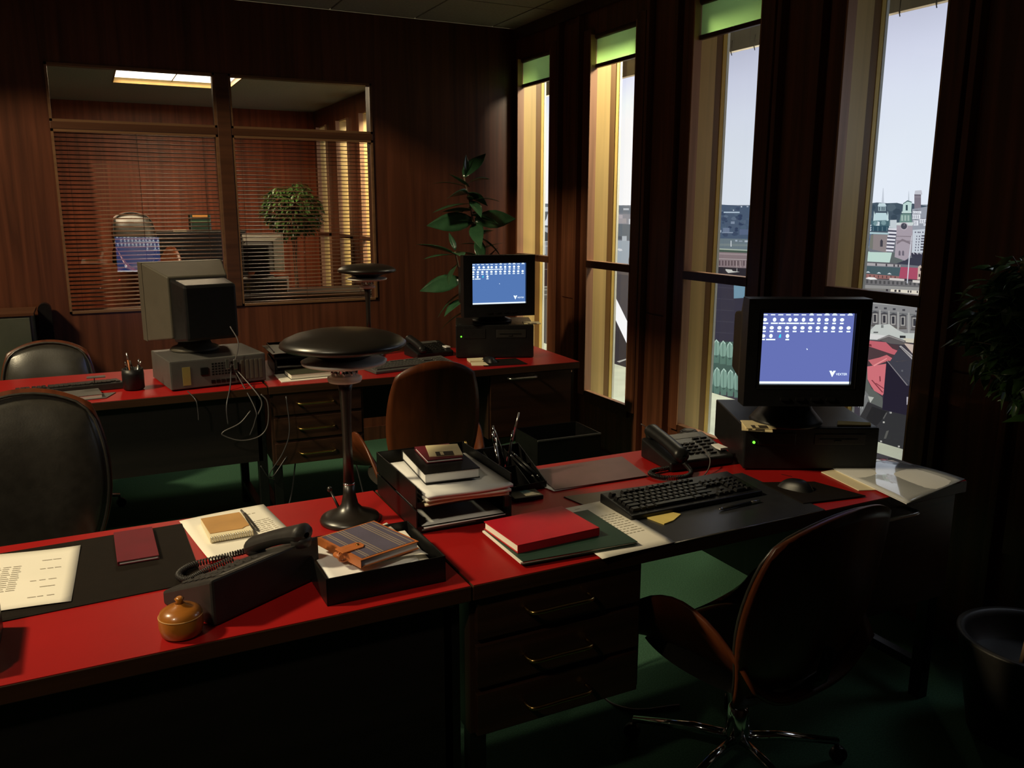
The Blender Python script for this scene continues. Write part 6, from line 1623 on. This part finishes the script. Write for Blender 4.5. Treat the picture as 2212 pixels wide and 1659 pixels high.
for i in range(2600):
    d = Vector((R5.gauss(0, 1), R5.gauss(0, 1), R5.gauss(0, 1))).normalized(); rr = R5.uniform(0.15, 1.0)**0.5
    p = Vector((d.x*0.255*rr, d.y*0.255*rr, 1.22+d.z*0.235*rr))
    m4 = Matrix.Translation(p) @ Matrix.Rotation(R5.uniform(0, 6.28), 4, 'Z') @ Matrix.Rotation(R5.uniform(-1.0, 0.5), 4, 'X')
    me = FL[i % 3]; dense.add([v.co for v in me.vertices], [tuple(q.vertices) for q in me.polygons], m4)
dense.build('foliage', M_ficus, tf_)['kind'] = 'stuff'
ficus('leafy ficus standing in the next office, seen through the right blind', (2.02, 9.3, 0), 1.1, 0.30, 1.50, 1500, False, 0.19, 0.36, 11)
# ================================================================== NEXT OFFICE, SEEN THROUGH THE BLINDS
nd = thing('office_desk', 'desk in the next office under the grey monitor, behind the blinds', 'desk', (1.02, 7.95, 0))
MB().box(0, 0, 0.704, 1.5, 0.7, 0.7385).build('desktop', M_edge, nd); MB().box(0.002, 0.002, 0.7385, 1.498, 0.698, 0.74).build('desk_pad', M_modesty, nd)
MB().box(0.05, 0.05, 0.2, 1.45, 0.068, 0.704).build('modesty_panel', M_modesty, nd)
for x in (0.02, 1.44):
    for y in (0.04, 0.62): MB().box(x, y, 0, x+0.04, y+0.04, 0.704).build('leg', M_black, nd)
pc('grey desktop computer in the next office, behind the right blind', (1.56, 8.52, ZD), PI-0.25, 0.42, 0.13, 0.38, M_pcgrey, rear=True)
crt('pale grey monitor in the next office, behind the right blind', (1.54, 8.50, ZD+0.132), PI-0.35, 0.38, 0.36, M_beige, M_beige, M_screend, tail=M_darkp)
dc = thing('dark_cabinet', 'wide black low cabinet by the far wall of the next office', 'cabinet', (1.10, 10.35, 0))
MB().box(-0.62, -0.2, 0, 0.55, 0.25, 1.255).build('carcass', M_blackp, dc, bevel=0.004); MB().box(-0.63, -0.21, 1.255, 0.56, 0.26, 1.268).build('top', M_greyp, dc)
fb = thing('file_box', 'small dark green file box with an orange strip on the low cabinet', 'box', (1.18, 10.30, 1.268))
MB().box(-0.11, -0.10, 0, 0.11, 0.10, 0.19).build('box', M_greenf, fb); MB().box(-0.085, -0.104, 0.155, 0.075, -0.10, 0.180).build('orange_strip', mat('orange_card', (0.75, 0.33, 0.08), 0.6), fb)
MB().box(-0.11, -0.104, 0.105, 0.11, -0.10, 0.112).build('green_band', mat('pale_green_card', (0.12, 0.26, 0.12), 0.6), fb)
for x in (-0.105, 0.100): MB().box(x, -0.106, 0.0, x+0.006, -0.10, 0.19).build('metal_corner', M_alu, fb)
slab_poly('paper_sheet', 'single pale card lying on the low cabinet of the next office', 'paper', [(0.88, 10.16), (1.02, 10.16), (1.02, 10.24), (0.88, 10.24)], 1.2685, 0.02, M_cream)
make_chair('tall black leather swivel chair in the next office behind the left blind', (0.52, 9.25, 0), PI+0.3, 0.4, 0.50)
